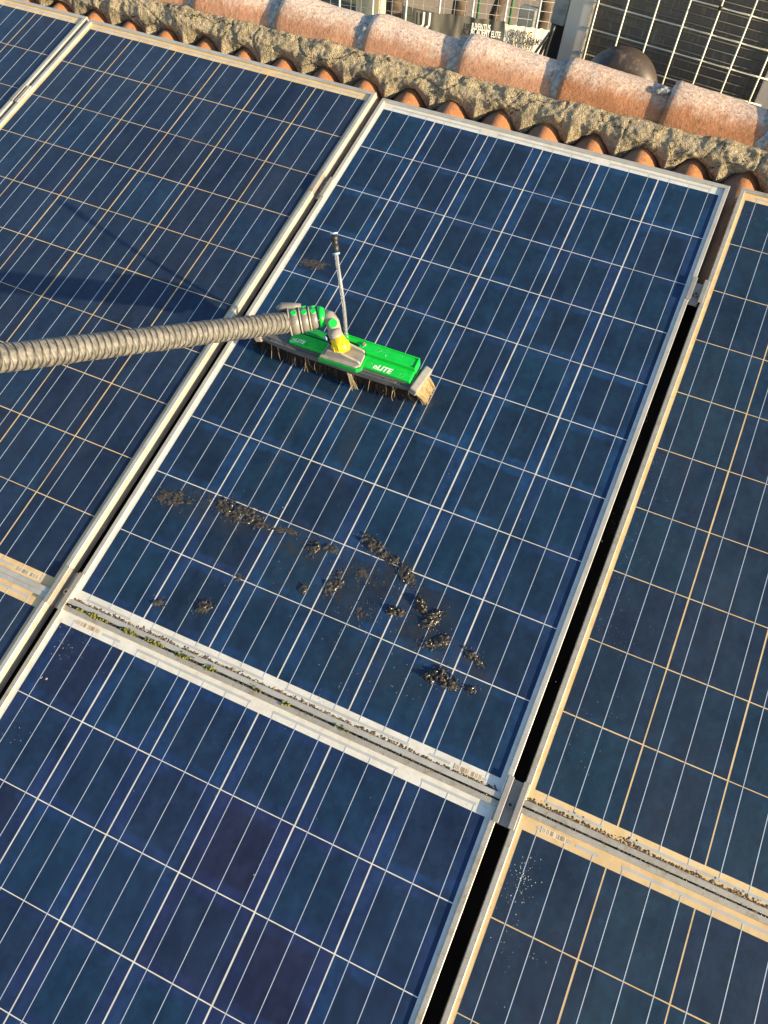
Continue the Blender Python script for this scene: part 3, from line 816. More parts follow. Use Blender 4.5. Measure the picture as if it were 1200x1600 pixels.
# black push fittings on the near side with pale blue rings
for q, (px, py, hh) in enumerate(((512, 527, 0.120), (522, 523, 0.130), (517, 534, 0.115))):
    a = loc(px, py, hh); d = (loc(px - 9, py + 5, hh) - a).normalized()
    MB().tube([a - d * 0.010, a + d * 0.004], 0.0062, 14).build('push_fitting', MAT['black'], brush)
    if q < 2: MB().tube([a + d * 0.004, a + d * 0.0065], 0.0066, 14).build('fitting_ring', MAT['blue_ring'], brush)
# clear hose going up from the tray with a black connector at its end
hb = Vector((0.006, 0.026, 0.086)); ht = loc(525, 392, 0.245)
hp = []
for k in range(21):
    q = k / 20
    P = hb.lerp(ht, q); P += Vector((0.010, -0.004, 0.0)) * sin(pi * q) * 0.9 * (1 - q) + Vector((0, 0, 0.012)) * sin(pi * q)
    hp.append(P)
MB().tube(hp, 0.0042, 12).build('clear_hose', MAT['hose'], brush)
MB().tube([hb - Vector((0, 0, 0.008)), hb + (hp[1] - hp[0]) * 0.9], 0.0068, 14).build('hose_barb', MAT['green'], brush)
d = (hp[-1] - hp[-2]).normalized()
MB().tube([ht - d * 0.004, ht + d * 0.012, ht + d * 0.013, ht + d * 0.022, ht + d * 0.023, ht + d * 0.034], [0.0075, 0.0075, 0.0066, 0.0066, 0.0078, 0.0078], 18).build('hose_connector', MAT['black'], brush)
for a in (-0.007, 0.035): MB().tube([ht + d * a, ht + d * (a + 0.0035)], 0.0080, 18).build('connector_ring', MAT['blue_ring'], brush)
# stacked angle joint between neck and pole
ax = (B_ - A)
cj = (CAM_POS - BR - A).normalized()
side = cj - ax.normalized() * cj.dot(ax.normalized()); side.normalize()
upv = ax.normalized().cross(side)
if upv.y < 0: upv = -upv
for q, (t0, t1, r0, r1) in enumerate(((0.02, 0.30, 0.0310, 0.0290), (0.32, 0.56, 0.0290, 0.0265), (0.58, 0.80, 0.0265, 0.0240))):
    a = A + ax * t0; b = A + ax * t1
    sh = MB().tube([a, a.lerp(b, 0.8), b], [r0, r1, r1 * 0.82], 28).build('joint_shell', MAT['joint_plastic'], brush)
    MB().tube([a - ax * 0.03, a - ax * 0.015, a + ax * 0.015], [r0 * 0.97, r0 * 1.045, r0 * 1.0], 28).build('joint_rim', MAT['rim_plastic'], sh)
    cc = a.lerp(b, 0.5) + (side * 0.80 + upv * 0.60).normalized() * (r1 * 0.96)
    dd = (side * 0.80 + upv * 0.60).normalized()
    MB().tube([cc - dd * 0.003, cc + dd * 0.003], [0.0072, 0.0062], 16).build('joint_button', MAT['green'], sh)
    cc = a.lerp(b, 0.5) + upv * r1 * 0.98
    MB().tube([cc - upv * 0.003, cc + upv * 0.0035], [0.0080, 0.0070], 16).build('joint_button', MAT['green'], sh)
a = A + ax * 0.82
MB().tube([a, A + ax * 0.92, A + ax * 1.0], [0.0245, 0.0235, 0.0180], 28).build('green_ring', MAT['green'], brush)
# grey cam lever on the back of the joint
m = Matrix.Identity(4)
lv = A + upv * 0.030 - ax * 0.05
MB().tube([lv - ax * 0.22, lv - ax * 0.05 + upv * 0.004, lv + ax * 0.22, lv + ax * 0.45], [0.007, 0.0115, 0.0105, 0.006], 16).build('cam_lever', MAT['joint_plastic'], brush)

# ---- pole in its braided sleeve
def sleeve_mat():
    t = NT('braided_sleeve'); c = t.coord('UV')
    X = t.xyz(c)     # u around (0..1), v along in metres
    a = t.math('MULTIPLY', X[0], 2 * pi)
    n1 = t.noise(t.coord(), 90, 4)
    k = 2 * pi / 0.0140
    s1 = t.math('SINE', t.math('ADD', t.math('MULTIPLY', X[1], k), t.math('ADD', t.math('MULTIPLY', a, 1.0), t.math('MULTIPLY', n1, 1.2))))
    s2 = t.math('SINE', t.math('SUBTRACT', t.math('MULTIPLY', X[1], k), t.math('MULTIPLY', a, 3.0)))
    g1 = t.step(s1, 0.70, 0.95); g2 = t.step(s2, 0.84, 0.98)
    groove = t.math('MAXIMUM', g1, t.math('MULTIPLY', g2, 0.5))
    base = t.ramp(n1, [(0.3, (0.075, 0.073, 0.068)), (0.7, (0.20, 0.193, 0.18))])
    t.p(Base_Color=t.mix(t.math('MULTIPLY', groove, 0.95), base, (0.022, 0.020, 0.018)), Roughness=0.5,
        Normal=t.bump(t.math('SUBTRACT', 1.0, groove), 0.6, 0.003))
    return t.m
def pole():
    S = pix(452, 503, 0.140); Q = pix(0, 560, 0.56)
    d = (Q - S); Lv = d.length; d.normalize(); L = Lv + 0.42
    a = d.orthogonal().normalized(); b = d.cross(a)
    NA, NL = 56, 560; R0 = 0.0235
    vs, fs, uv = [], [], []
    k = 2 * pi / 0.0140
    warp = lambda q: q + 0.0055 * noise.noise(Vector((q * 9, 0, 3))) + 0.002 * noise.noise(Vector((q * 40, 0, 7)))
    for i in range(NL + 1):
        s = L * i / NL; sw = warp(s)
        for j in range(NA):
            th = 2 * pi * j / NA
            g = max(0, sin(k * sw + th) - 0.8) * 4 + max(0, sin(k * sw - 3 * th) - 0.85) * 4
            r = R0 - 0.0012 * min(g, 1) + 0.0012 * noise.noise(Vector((s * 35, th * 2, 0))) + 0.0006 * noise.noise(Vector((s * 160, th * 9, 0)))
            P = d * s + (a * cos(th) + b * sin(th)) * r
            vs.append(P)
    for i in range(NL):
        for j in range(NA):
            fs.append((i * NA + j, i * NA + (j + 1) % NA, (i + 1) * NA + (j + 1) % NA, (i + 1) * NA + j))
            for (ii, jj) in ((i, j), (i, j + 1), (i + 1, j + 1), (i + 1, j)): uv += [jj / NA, warp(L * ii / NL)]
    me = bpy.data.meshes.new('braided_sleeve'); me.from_pydata([tuple(v) for v in vs], [], fs)
    l = me.uv_layers.new(name='UVMap'); l.data.foreach_set('uv', uv)
    me.polygons.foreach_set('use_smooth', [True] * len(fs)); me.materials.append(sleeve_mat())
    root = empty('brush_pole', ROOF @ Matrix.Translation(S))
    tag(root, 'long round pole in a beige braided sleeve reaching in from the left', 'pole')
    link('braided_sleeve', me, root)
    MB().tube([d * -0.004, d * (L + 0.05)], 0.0205, 24).build('inner_tube', MAT['black'], root)
pole()

# ------------------------------------------------------------------ dirt, moss and water on the panels
def dirt_mat():
    t = NT('wet_dirt'); w = t.world()
    n = t.noise(w, 160, 5, 0.7); g = t.noise(w, 700, 3, 0.6)
    col = t.ramp(n, [(0.3, (0.010, 0.008, 0.006)), (0.53, (0.036, 0.028, 0.020)), (0.72, (0.14, 0.112, 0.08))])
    t.p(Base_Color=col, Roughness=t.math('MULTIPLY_ADD', t.step(g, 0.35, 0.6), 0.5, 0.4), Coat_Weight=0.7, Coat_Roughness=0.15, Normal=t.bump(t.math('ADD', n, g), 1.0, 0.003))
    return t.m
MAT['dirt'] = dirt_mat()
MAT['dry_dirt'] = plain('dry_dirt', (0.09, 0.065, 0.04), 0.95, 0, 0.6, 300)
MAT['silt'] = plain('silt', (0.20, 0.15, 0.095), 0.95, 0, 0.5, 150)
MAT['moss'] = plain('moss', (0.16, 0.155, 0.025), 0.9, 0, 0.6, 260)
def water_mat():
    t = NT('water_drop'); t.p(Base_Color=(0.55, 0.60, 0.64), Roughness=0.06, Specular_IOR_Level=0.6, Coat_Weight=1.0, Coat_Roughness=0.03, Transmission_Weight=0.6, IOR=1.33); return t.m
MAT['water'] = water_mat()

ICO = {}
def ico(sub):
    if sub not in ICO:
        bm = bmesh.new(); bmesh.ops.create_icosphere(bm, subdivisions=sub, radius=1)
        bm.verts.index_update()
        ICO[sub] = ([v.co.copy() for v in bm.verts], [tuple(v.index for v in f.verts) for f in bm.faces]); bm.free()
    return ICO[sub]
def lump(mb, c, r, flat, seed, sub=2, rough=0.45):
    vs, fs = ico(sub); o = []
    for v in vs:
        d = 1 + rough * noise.noise(v * 1.7 + Vector((seed * 3.1, seed, 0))) + rough * 0.5 * noise.noise(v * 4.5 + Vector((seed, 0, seed * 1.7)))
        o.append(c + Vector((v.x * r * d, v.y * r * d, max(v.z * r * flat * d, -0.3 * r * flat))))
    mb.add(o, fs, True)
# px, py, length px, width px, direction deg (photo, downwards positive), height, density, label
CL = [
    (271, 778, 52, 20, 8, 0.006, 0.7, 'flat dark dirt smear at the left end of the dirt trail'),
    (373, 800, 82, 24, 24, 0.008, 1.0, 'longest dark dirt smear, left part of the trail'),
    (447, 829, 34, 9, 18, 0.004, 0.6, 'thin streak of wet dirt right of the longest smear'),
    (489, 854, 16, 22, 60, 0.009, 1.0, 'small round dirt clump right of the thin streak'),
    (517, 856, 26, 11, 8, 0.006, 0.9, 'small dirt clump lying across a thin silver line'),
    (475, 919, 13, 12, 0, 0.009, 1.0, 'small brown dirt ball below the middle of the trail'),
    (521, 912, 34, 22, -40, 0.008, 1.0, 'brown dirt clump on a wide white line at mid trail'),
    (581, 849, 36, 17, 38, 0.011, 1.1, 'topmost brown dirt clump of the right hand trail'),
    (606, 870, 36, 13, 25, 0.010, 1.0, 'dirt clump adjoining the topmost one on its lower right'),
    (634, 897, 36, 20, 45, 0.008, 0.8, 'loose dirt clump on a line crossing, right hand trail'),
    (618, 957, 17, 27, -70, 0.013, 1.1, 'upright brown dirt clump left of the forked one'),
    (656, 942, 26, 15, 60, 0.017, 1.2, 'tallest pale brown dirt clump at the top of the fork'),
    (673, 968, 34, 17, -35, 0.011, 1.1, 'dirt clump forming the lower arm of the fork'),
    (682, 1003, 40, 18, -10, 0.009, 1.0, 'crumbly dirt clump below the fork'),
    (740, 1028, 38, 11, 45, 0.008, 1.0, 'slanting elongated dirt clump at the right end of the trail'),
    (687, 1057, 38, 24, 12, 0.016, 1.2, 'largest lower dirt clump casting a long shadow'),
    (708, 1071, 18, 13, 20, 0.010, 1.0, 'dirt clump touching the largest lower one on its right'),
    (736, 1076, 15, 12, 10, 0.010, 1.0, 'single small dirt ball at the lower right end'),
    (246, 940, 16, 13, -10, 0.008, 0.9, 'small grey dirt ball near the left frame, on a white line'),
    (317, 948, 24, 15, -15, 0.010, 1.0, 'grey dirt ball in the bottom row, second column'),
    (371, 901, 14, 12, 0, 0.004, 0.5, 'thin grey dirt spot above the bottom row'),
    (489, 412, 38, 12, 5, 0.004, 0.7, 'dark flat dirt smear near the tip of the clear hose'),
    (567, 957, 30, 24, 10, 0.004, 0.35, 'sparse patch of dirt crumbs left of the upright clump'),
    (566, 899, 34, 22, 20, 0.003, 0.30, 'sparse patch of pale crumbs in the middle of the trail'),
]
rd = random.Random(11)
drops = MB()
def drop(p, r, fl=0.6):
    vs, fs = ico(1)
    drops.add([p + Vector((v.x * r, v.y * r, max(v.z, -0.05) * r * fl)) for v in vs], fs, True)
for q, (px, py, lp, wp, ang, hgt, dens, lab) in enumerate(CL):
    c = pix(px, py, 0)
    mb = MB(); A_ = rad(ang)
    N = max(14, int(max(lp, wp) / 0.9)); sd = q * 5.3
    hts = {}
    for i in range(N + 1):
        for j in range(N + 1):
            ex = (i / N - 0.5) * 1.5; ey = (j / N - 0.5) * 1.5
            P = pix(px + (ex * lp) * cos(A_) - (ey * wp) * sin(A_), py + (ex * lp) * sin(A_) + (ey * wp) * cos(A_), 0) - c
            W = Vector((P.x, P.y, 0)) * 1000
            rr = (ex * 2) ** 2 + (ey * 2) ** 2
            n1 = noise.noise(W / 17 + Vector((sd, 0, 0))); n2 = noise.noise(W / 6.5 + Vector((0, sd, 0))); n3 = noise.noise(W / 2.6 + Vector((0, 0, sd)))
            cov = 0.9 - rr * 0.72 + 1.0 * n1 + 0.85 * n2 + (0.6 * n3) - (0.75 if dens < 0.5 else 0.15 if dens < 0.8 else 0.05)
            h = hgt * 0.55 * (min(max(cov, -0.3), 1.2) ** 1 if cov < 0 else min(cov, 1.2) ** 0.8 * (0.75 + 0.55 * n2 + 0.30 * n3))
            hts[i, j] = (P.x + n3 * 0.0006, P.y + n2 * 0.0008, -0.0022 + max(h, -0.0008), h)
    idx = {}; vs = []; fs = []
    for i in range(N):
        for j in range(N):
            qd = [(i, j), (i + 1, j), (i + 1, j + 1), (i, j + 1)]
            if sum(hts[k][3] > 0.0002 for k in qd) < 2: continue
            for k in qd:
                if k not in idx: idx[k] = len(vs); vs.append(hts[k][:3])
            fs.append([idx[k] for k in qd])
    mb.add(vs, fs, True)
    for k in range(int(lp * wp / 14) + 12):       # loose crumbs round the edge
        th = rd.uniform(0, 2 * pi); rr = rd.uniform(0.3, 0.95)
        ex, ey = rr * cos(th) * lp, rr * sin(th) * wp
        P = pix(px + ex * cos(A_) - ey * sin(A_), py + ex * sin(A_) + ey * cos(A_), 0) - c
        P.z = -0.0019; lump(mb, P, 0.0004 + 0.0015 * rd.random() ** 2, 0.6, k + q * 7, 1)
    o = mb.build('dirt_clump', MAT['dirt']); o.matrix_world = ROOF @ Matrix.Translation(c)
    tag(o, lab, 'dirt clump', 'wet dirt clumps brushed down the panel')
    for k in range(int(6 + lp * dens * 0.3)):
        drop(pix(px + rd.gauss(0, lp * 0.38), py + rd.gauss(0, wp * 0.55), -0.0022), 0.0003 + 0.0009 * rd.random() ** 2)
# bubbles and splashes of water
for (px, py, sx, sy, n, r) in ((600, 930, 60, 50, 120, .0013), (470, 860, 60, 30, 60, .0013), (640, 1075, 18, 12, 22, .0014), (520, 1085, 20, 18, 30, .0014), (560, 1000, 40, 40, 30, .0012),
        (420, 790, 30, 20, 22, .0018), (720, 880, 60, 60, 30, .0013), (820, 1375, 12, 24, 90, .0020), (800, 1400, 14, 34, 60, .0016), (838, 1500, 10, 12, 16, .0014), (790, 1490, 10, 25, 26, .0013),
        (100, 1010, 16, 22, 40, .0014), (70, 1055, 4, 4, 3, .004), (130, 1000, 30, 30, 40, .0009), (905, 1120, 40, 40, 50, .0010), (975, 840, 20, 40, 120, .0008), (1020, 720, 14, 50, 120, .0008),
        (950, 960, 25, 30, 120, .0008), (880, 1180, 30, 20, 30, .0010), (1068, 300, 16, 8, 10, .0012), (1170, 330, 14, 14, 40, .0010), (300, 1130, 120, 80, 60, .0009), (560, 1250, 90, 60, 20, .0009),
        (210, 1240, 4, 4, 4, .0014), (400, 1365, 3, 3, 2, .0035), (20, 1140, 15, 20, 20, .0013), (660, 450, 200, 140, 24, .0010), (620, 640, 120, 60, 20, .0012), (850, 620, 120, 160, 24, .0009)):
    for k in range(n):
        drop(pix(px + rd.gauss(0, sx), py + rd.gauss(0, sy), -0.0022), r * 0.75 * rd.random() ** 2 + 0.0003, 0.5)
o = drops.build('water_drops', MAT['water']); o.matrix_world = ROOF
tag(o, 'scattered water drops and bubbles glinting on the wet panels', 'water drops', kind='stuff')

# dirt caught along the lower frame rails
def grit(name, label, mat, pts, r0, r1, flat=0.7):
    mb = MB()
    for k, P in enumerate(pts): lump(mb, Vector(P), rd.uniform(r0, r1), flat, k, 1, 0.6)
    o = mb.build(name, mat); o.matrix_world = ROOF
    tag(o, label, 'dirt' if name != 'moss' else 'moss', kind='stuff')
pts = []
for k in range(900):      # inside the lower rail of the wet panel
    u = rd.uniform(-0.48, 0.48); d = abs(noise.noise(Vector((u * 9, 0, 5)))) * 0.010 + 0.003
    pts.append((u, -0.8138 + abs(rd.gauss(0, d * 0.6)), -0.0030))
for k in range(1500):      # same on the right hand panel, thicker
    u = rd.uniform(0.53, 1.5); d = abs(noise.noise(Vector((u * 9, 0, 2)))) * 0.012 + 0.005
    pts.append((u, -0.8075 + abs(rd.gauss(0, d * 0.6)), -0.0030))
for k in range(260):
    u = rd.uniform(-1.5, -0.535); pts.append((u, -0.803 + abs(rd.gauss(0, 0.004)), -0.0030))
for k in range(900):
    u = rd.uniform(-0.48, 1.5)
    if 0.48 < u < 0.53: continue
    pts.append((u, (-0.8138 if u < 0.5 else -0.8072) + abs(rd.gauss(0, 0.0035)), -0.0036))
grit('dirt_line', 'crumbly brown dirt collected along the lower frame edges of the upper panels', MAT['dry_dirt'], pts, 0.0010, 0.0030, 0.5)
pts = []
for k in range(2600):
    u = rd.uniform(-0.49, 1.5)
    if 0.49 < u < 0.53: continue
    if noise.noise(Vector((u * 14, 1, 1))) < -0.15 and rd.random() < 0.8: continue
    vv = -0.8268 if u < 0.5 else -0.8205
    pts.append((u, vv + rd.gauss(0, 0.0024), TOP - 0.003 + rd.random() * 0.002))
pts2 = []
for k in range(750):
    u = rd.uniform(-0.48, 1.5)
    if 0.48 < u < 0.53 or noise.noise(Vector((u * 6, 4, 4))) < -0.25: continue
    pts2.append((u, (-0.8142 if u < 0.5 else -0.8075) + abs(rd.gauss(0, 0.0025)), -0.0032))
grit('silt', 'thin brown silt dried along the lower edge of the upper panels', MAT['silt'], pts2, 0.003, 0.0065, 0.22)
grit('joint_dirt', 'black dirt packed in the joint between the upper and lower panels', MAT['dirt'], pts, 0.0008, 0.0022)
pts = []
for c, n in ((-0.455, 22), (-0.425, 40), (-0.415, 30), (-0.395, 26), (-0.335, 40), (-0.322, 20), (-0.285, 10), (-0.262, 46), (-0.205, 20), (-0.195, 18), (-0.135, 26), (-0.03, 12), (0.04, 14), (0.16, 12)):
    for k in range(n): pts.append((c + rd.gauss(0, 0.007), -0.8270 + rd.gauss(0, 0.0022), TOP - 0.002 + rd.random() * 0.004))
grit('moss', 'yellow green moss tufts in the joint at the lower left of the wet panel', MAT['moss'], pts, 0.0012, 0.0030, 0.9)

# ------------------------------------------------------------------ behind the ridge: outdoor unit, pipe elbow
UY = 1.46
def unit():
    o0 = far(925, 10, UY); base = Vector((far(842, 120, UY).x, UY, HROOF - 0.5))
    rz = rad(-4)
    root = empty('outdoor_unit', Matrix.Translation(base) @ Matrix.Rotation(rz, 4, 'Z') @ Matrix.Rotation(rad(2.0), 4, 'Y'))
    tag(root, 'grey outdoor cooling unit with wire guard and dark fins behind the ridge', 'cooling unit')
    paint = plain('unit_paint', (0.60, 0.55, 0.46), 0.5, 0, 0.06, 15)
    fin = NT('coil_fins'); c = fin.coord()
    wv = fin.new('ShaderNodeTexWave', bands_direction='X'); fin.set(wv.inputs[0], c); wv.inputs['Scale'].default_value = 130; wv.inputs['Distortion'].default_value = 1.5
    nn = fin.noise(fin.mapping(c, (40, 1, 6)), 3, 4)
    col = fin.mix(fin.step(wv.outputs[1], 0.3, 0.9), (0.055, 0.05, 0.044), (0.20, 0.18, 0.15))
    fin.p(Base_Color=fin.mix(fin.math('MULTIPLY', fin.step(nn, 0.5, 0.75), 0.6), col, (0.30, 0.27, 0.22)), Roughness=0.55, Metallic=0.2)
    W_, H_ = 0.725, 1.25
    MB().box(0.10, W_ - 0.06, 0.035, 0.34, 0.02, H_ - 0.02).build('coil', fin.m, root)
    # fin tubes: thin horizontal rows across the coil
    tb = MB()
    for k in range(46):
        z = 0.06 + k * 0.0255
        tb.tube([(0.10, 0.032, z), (W_ - 0.06, 0.032, z)], 0.0022, 5)
    tag(tb.build('coil_tubes', plain('coil_tube', (0.20, 0.19, 0.165), 0.5, 0.5), root), kind='stuff')
    MB().bbox(0.022, 0.096, 0.0, 0.36, 0.0, H_, 0.004).build('corner_panel', paint, root)
    MB().bbox(W_ - 0.058, W_, 0.0, 0.36, 0.0, H_, 0.004).build('corner_panel', paint, root)
    MB().bbox(0.1, W_ - 0.06, 0.004, 0.36, H_ - 0.06, H_ - 0.002, 0.003).build('top_panel', paint, root)
    MB().bbox(0.1, W_ - 0.06, 0.004, 0.36, 0.0, 0.05, 0.003).build('base_panel', paint, root)
    wire = plain('wire_guard', (0.62, 0.60, 0.50), 0.4, 0.2, 0.08, 40)
    for k in range(7):
        x = 0.112 + k * 0.090
        MB().tube([(x, -0.006, 0.03), (x, -0.006, H_ - 0.03)], 0.0026, 8).build('guard_wire', wire, root)
    for k in range(17):
        z = 0.045 + k * 0.073
        MB().tube([(0.085, -0.001, z), (W_ - 0.035, -0.001, z)], 0.0022, 8).build('guard_wire', wire, root)
    for k, (x, z) in enumerate(((0.202, 0.045 + 14 * 0.073), (0.472, 0.045 + 13 * 0.073))):
        MB().tube([(x - .006, -0.009, z), (x + .006, -0.009, z)], 0.006, 10).build('wire_tie', MAT['black'], root)
unit()
def elbow():
    c = far(968, 128, 1.27)
    t = NT('dark_pipe'); w = t.world(); n = t.noise(w, 25, 5, 0.7)
    t.p(Base_Color=t.mix(t.step(n, 0.52, 0.72), (0.055, 0.043, 0.036), (0.20, 0.14, 0.085)), Roughness=0.45, Normal=t.bump(n, 0.2, 0.003))
    root = empty('pipe_elbow', Matrix.Translation((c.x, c.y, HROOF - 0.5)))
    tag(root, 'dark brown rounded pipe elbow showing above the ridge before the wire guard', 'pipe')
    z0 = c.z - (HROOF - 0.5) - 0.02; Rr = 0.060; r = 0.058
    pts = []; 
    pts.append(Vector((-Rr, 0, 0.0)))
    for k in range(25):
        a = pi - pi * 0.97 * k / 24
        pts.append(Vector((Rr * cos(a), 0, z0 + Rr * sin(a) * 1.0)))
    pts.append(pts[-1] + Vector((0.005, 0, -0.18)))
    MB().tube(pts, r, 36).build('elbow_pipe', t.m, root)
    MB().tube([Vector((-Rr, 0, z0 - 0.10)), Vector((-Rr, 0, z0 - 0.03))], r * 1.08, 36).build('pipe_socket', t.m, root)
elbow()
def duct_bits():
    # neighbouring sheet metal duct and black cables left of the unit
    a = far(853, 15, UY + 0.05)
    root = empty('sheet_metal_post', Matrix.Translation((a.x, UY + 0.05, HROOF - 0.5)) @ Matrix.Rotation(rad(3), 4, 'Y'))
    tag(root, 'narrow grey metal post left of the cooling unit', 'post')
    h = a.z - HROOF + 0.5
    MB().bbox(-0.022, 0.026, 0, 0.05, h - 0.035, h + 0.6, 0.003).build('post_sheet', plain('post_metal', (0.38, 0.37, 0.34), 0.5, 0.3, 0.3, 30), root)
    MB().bbox(-0.018, 0.040, 0.012, 0.06, 0, h - 0.036, 0.003).build('post_gap_shade', MAT['black'], root)  # black box standing in for the shaded gap below the post sheet
    for k, (dx, dy) in enumerate(((0.0, 0.0), (-0.018, 0.02), (-0.038, 0.01))):
        p0 = far(866 - k * 4, 40 + k * 6, UY - 0.03); 
        pts = []
        for q in range(13):
            s = q / 12
            pts.append(Vector((p0.x + dx * s * 2.2 - 0.012 * sin(pi * s), p0.y + dy, p0.z - s * 0.22)))
        root2 = MB().tube([p - pts[-1] for p in pts], 0.0065 - 0.001 * k, 10).build('cable', MAT['black'] if k < 2 else MAT['cap_plastic'])
        root2.matrix_world = Matrix.Translation(pts[-1])
        tag(root2, ['thick black cable hanging beside the cooling unit', 'second black cable left of the thick one', 'thin grey cable left of the black cables'][k], 'cable', 'cables beside the cooling unit')
duct_bits()

# ------------------------------------------------------------------ far behind: fence, banners, trunks
FY = 17.0
def banner_mesh(p00, p10, hgt, nx, nz, fold, seed):
    """cloth hung from its top edge p00-p10, falling straight down, with folds"""
    mb = MB(); vs = []
    for i in range(nx + 1):
        for j in range(nz + 1):
            s = i / nx; t = j / nz
            P = p00.lerp(p10, s) - Vector((0, 0, hgt * t))
            sag = sin(pi * (s * 5 % 1)) * 0.02 * (1 - t)
            f = fold * 1.0 * (sin(s * 24 + 4 * noise.noise(Vector((s * 6, t, seed)))) * 0.6 + noise.noise(Vector((s * 12, t * 2, seed))))
            vs.append(P + Vector((0, f, -sag)))
    n = nz + 1
    mb.add(vs, [(i * n + j, i * n + j + 1, (i + 1) * n + j + 1, (i + 1) * n + j) for i in range(nx) for j in range(nz)], True)
    return mb
def backdrop():
    metal = plain('fence_metal', (0.40, 0.41, 0.40), 0.5, 0.3)
    YAW = rad(15); mid = far(800, 60, FY); RZ = Matrix.Rotation(YAW, 4, 'Z')
    nrm = Vector((-sin(YAW), cos(YAW), 0)); along = Vector((cos(YAW), sin(YAW), 0))
    def fp(x, y, off=0.0):
        """point on the fence plane (off metres nearer) seen at a photo pixel"""
        d = ROOF.to_3x3() @ (CAM_R * ((x - 600) / FPX) + CAM_D * ((y - 800) / FPX) + CAM_F)
        return CAMW + d * ((nrm.dot(mid - CAMW) - off) / nrm.dot(d))
    base = Vector((mid.x, mid.y, 0))
    root = empty('wire_fence', Matrix.Translation(base) @ RZ)
    tag(root, 'thin wire fence far behind the ridge carrying the banners', 'fence')
    sx = lambda px: (fp(px, 20) - base).dot(along)
    for k in range(9):
        x = sx(478 + k * 52)
        MB().tube([(x, 0, 0), (x, 0, 2.6)], 0.022, 8).build('fence_post', metal, root)
    w = MB(); x0, x1 = sx(300), sx(1000)
    for k in range(14): w.tube([(x0, 0.03, 0.15 + 0.18 * k), (x1, 0.03, 0.15 + 0.18 * k)], 0.004, 4)
    k = x0
    while k < x1:
        w.tube([(k, 0.035, 0.1), (k, 0.035, 2.55)], 0.003, 4); k += 0.22
    tag(w.build('fence_wires', metal, root), kind='stuff')
    grey = plain('grey_banner', (0.085, 0.083, 0.072), 0.75, 0, 0.15, 4)
    white = plain('white_banner', (0.74, 0.71, 0.62), 0.7, 0, 0.06, 6)
    black = plain('black_print', (0.05, 0.045, 0.04), 0.6)
    UPR = Matrix.Rotation(pi / 2, 4, 'X')
    def banner(name, label, p0, p1, hgt, fold, seed, cloth, lines, ink):
        a = fp(*p0, 0.06); b = fp(*p1, 0.06); W_ = (b - a).dot(along)
        top = (a.z + b.z) / 2
        root = empty(name, Matrix.Translation((a.x, a.y, top - hgt)) @ RZ)
        tag(root, label, 'banner', 'cloth banners hung on the fence')
        banner_mesh(Vector((0, 0, hgt)), Vector((W_, 0, hgt)), hgt, 90, 14, fold, seed).build('banner_cloth', cloth, root)
        inv = (Matrix.Translation((a.x, a.y, top - hgt)) @ RZ).inverted()
        for body, px, py, hpx, wpx in lines:
            p_ = fp(px, py, 0.13); D = (p_ - CAMW).length / FPX
            me = text_mesh(body, hpx * D * 1.42, ink, 0.003, 0, 1.0, 0.002, wpx * D)
            link('lettering', me, root, Matrix.Translation(inv @ p_) @ UPR)
        return root, inv
    root, inv = banner('dark_banner', 'dark grey cloth banner with white lettering hung on the fence', (646, 12), (789, 35), 1.1, 0.035, 1, grey,
        (('JUVENTUS', 736.5, 45.0, 7.5, 25), ('ACADEMY ELITE', 735, 53.5, 7.5, 40)), MAT['white_print'])
    p_ = inv @ fp(656, 43, 0.13)
    for dx in (0.0, 0.125):
        j = [(dx + 0.045, 0.30), (dx + 0.085, 0.30), (dx + 0.085, 0.07), (dx + 0.045, 0.0), (dx + 0.0, 0.0), (dx + 0.0, 0.045), (dx + 0.03, 0.045), (dx + 0.045, 0.08)]
        MB().prism(j, 'y', -0.004, 0.0).build('emblem_bar', MAT['white_print'], root, Matrix.Translation(p_))
    banner('white_banner', 'white cloth banner with black three-line lettering beside the dark one', (790.5, 37), (861, 46), 1.1, 0.006, 5, white,
        (('GROWING', 794, 55.0, 7.5, 31), ('YOUR DREAMS', 792.5, 64.5, 7.5, 45), ('SINCE 1897', 791, 74, 7.5, 35)), black)
    # trees whose trunks stand behind the fence
    bark = plain('bark', (0.075, 0.055, 0.04), 0.95, 0, 0.5, 9, 0.9)
    leaf = plain('leaf', (0.05, 0.075, 0.02), 0.7, 0, 0.4, 3)
    rt = random.Random(5)
    for k, (px, py, Y, r, lab) in enumerate(((716, 6, 19.6, 0.20, 'tree trunk behind the fence above the dark banner'), (775, 30, 18.9, 0.16, 'tree trunk behind the fence above the white lettering'), (845, 42, 18.2, 0.17, 'tree trunk behind the white banner'),
                                            (617, 18, 18.6, 0.24, 'thick brown tree trunk left of the dark banner'))):
        p_ = far(px, py, Y); g = far(px, py, Y)
        root = empty('tree', Matrix.Translation((p_.x, Y, 0)))
        tag(root, lab, 'tree', 'trees behind the fence')
        pts = [Vector((0.05 * noise.noise(Vector((k, q * .6, 0))) * q, 0.04 * noise.noise(Vector((k, q * .6, 5))) * q, q * 0.45)) for q in range(12)]
        mb = MB().tube(pts, [r * (1.45 if q == 0 else 1.12 if q == 1 else 1 - 0.05 * q) for q in range(12)], 14)
        for q in range(5):
            a = q * 1.3 + k; b0 = pts[8 + q % 3]
            mb.tube([b0, b0 + Vector((cos(a), sin(a), 0.9)) * 0.7, b0 + Vector((cos(a) * 1.5, sin(a) * 1.5, 1.9))], [r * 0.45, r * 0.28, r * 0.1], 8)
        mb.build('trunk', bark, root)
        cr = MB()
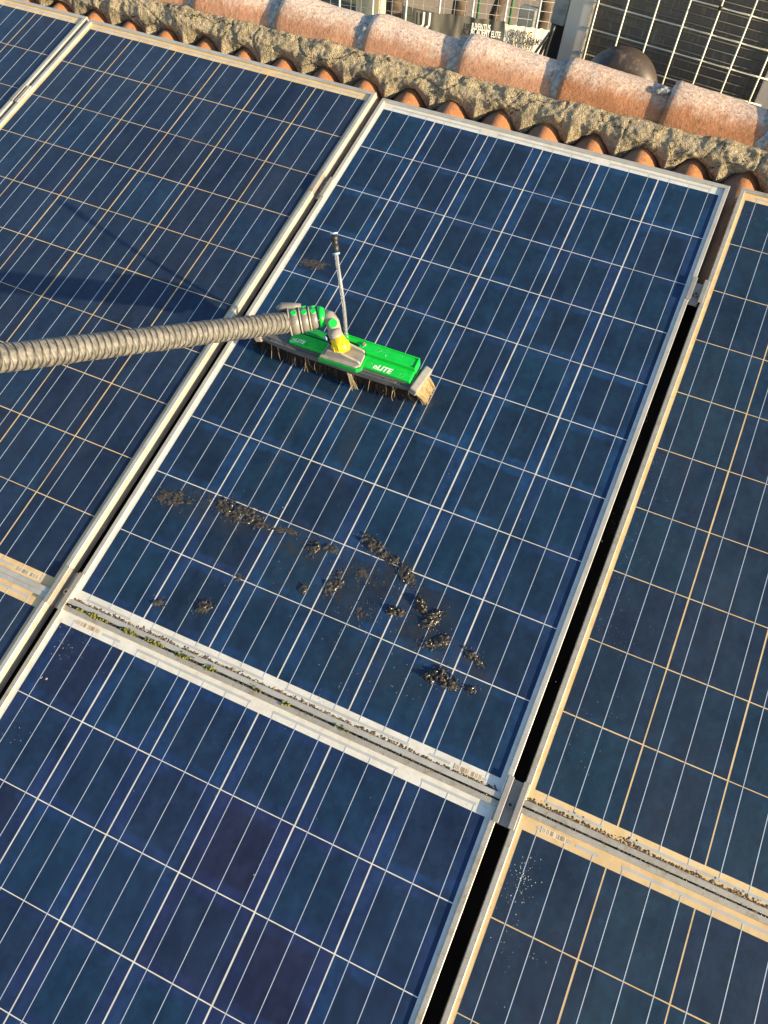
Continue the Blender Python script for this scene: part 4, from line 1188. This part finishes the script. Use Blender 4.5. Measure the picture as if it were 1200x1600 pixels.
        for q in range(1600):
            d = Vector((rt.gauss(0, 1), rt.gauss(0, 1), rt.gauss(0, 0.7))).normalized() * (rt.random() ** 0.4)
            c = Vector((0, 0, 6.2)) + Vector((d.x * 1.9, d.y * 1.9, d.z * 1.7)); s = rt.uniform(0.06, 0.12)
            a = Vector((rt.gauss(0, 1), rt.gauss(0, 1), rt.gauss(0, 1))).normalized(); b = a.orthogonal().normalized()
            cr.add([c - a * s, c + b * s * .5, c + a * s, c - b * s * .5], [(0, 1, 2, 3)])
        cr.build('crown', leaf, root)
    # grey cabinet and green poles, cream block
    p_ = far(821, 34, 17.9)
    root = MB().bbox(-0.18, 0.18, 0, 0.3, 0, 1.9, 0.02).build('metal_cabinet', plain('cabinet', (0.22, 0.23, 0.22), 0.6), None)
    root.location = (p_.x, 17.9, 0); tag(root, 'plain grey metal cabinet behind the white banner', 'cabinet')
    gp = plain('green_paint', (0.05, 0.16, 0.08), 0.5)
    for px, lab in ((748, 'green metal pole above the dark banner lettering'), (800, 'green metal pole left of the grey cabinet')):
        p_ = far(px, 10, 20.5)
        o = MB().tube([(0, 0, 0), (0, 0, 3.0)], 0.035, 10).build('green_pole', gp); o.location = (p_.x, 20.5, 0)
        tag(o, lab, 'pole', 'green poles behind the fence')
    p_ = far(574, 9, 21.0)
    o = MB().bbox(-0.35, 0.35, 0, 0.6, 0, max(p_.z + 0.5, 0.6), 0.02).build('cream_box', plain('cream_box', (0.60, 0.52, 0.34), 0.7)); o.location = (p_.x, 21.0, 0)
    tag(o, 'cream box behind the fence left of the trees', 'box')
    # low dark hedge far behind
    hd = MB()
    for q in range(5000):
        c = Vector((rt.uniform(-30, 12), 30 + rt.gauss(0, 0.5), rt.uniform(0, 1.4))); s = rt.uniform(0.06, 0.16)
        a = Vector((rt.gauss(0, 1), rt.gauss(0, 1), rt.gauss(0, 1))).normalized(); b = a.orthogonal().normalized()
        hd.add([c - a * s, c + b * s * .6, c + a * s, c - b * s * .6], [(0, 1, 2, 3)])
    o = hd.build('hedge', leaf); tag(o, 'dark green hedge far behind the fence', 'hedge', kind='stuff')
backdrop()
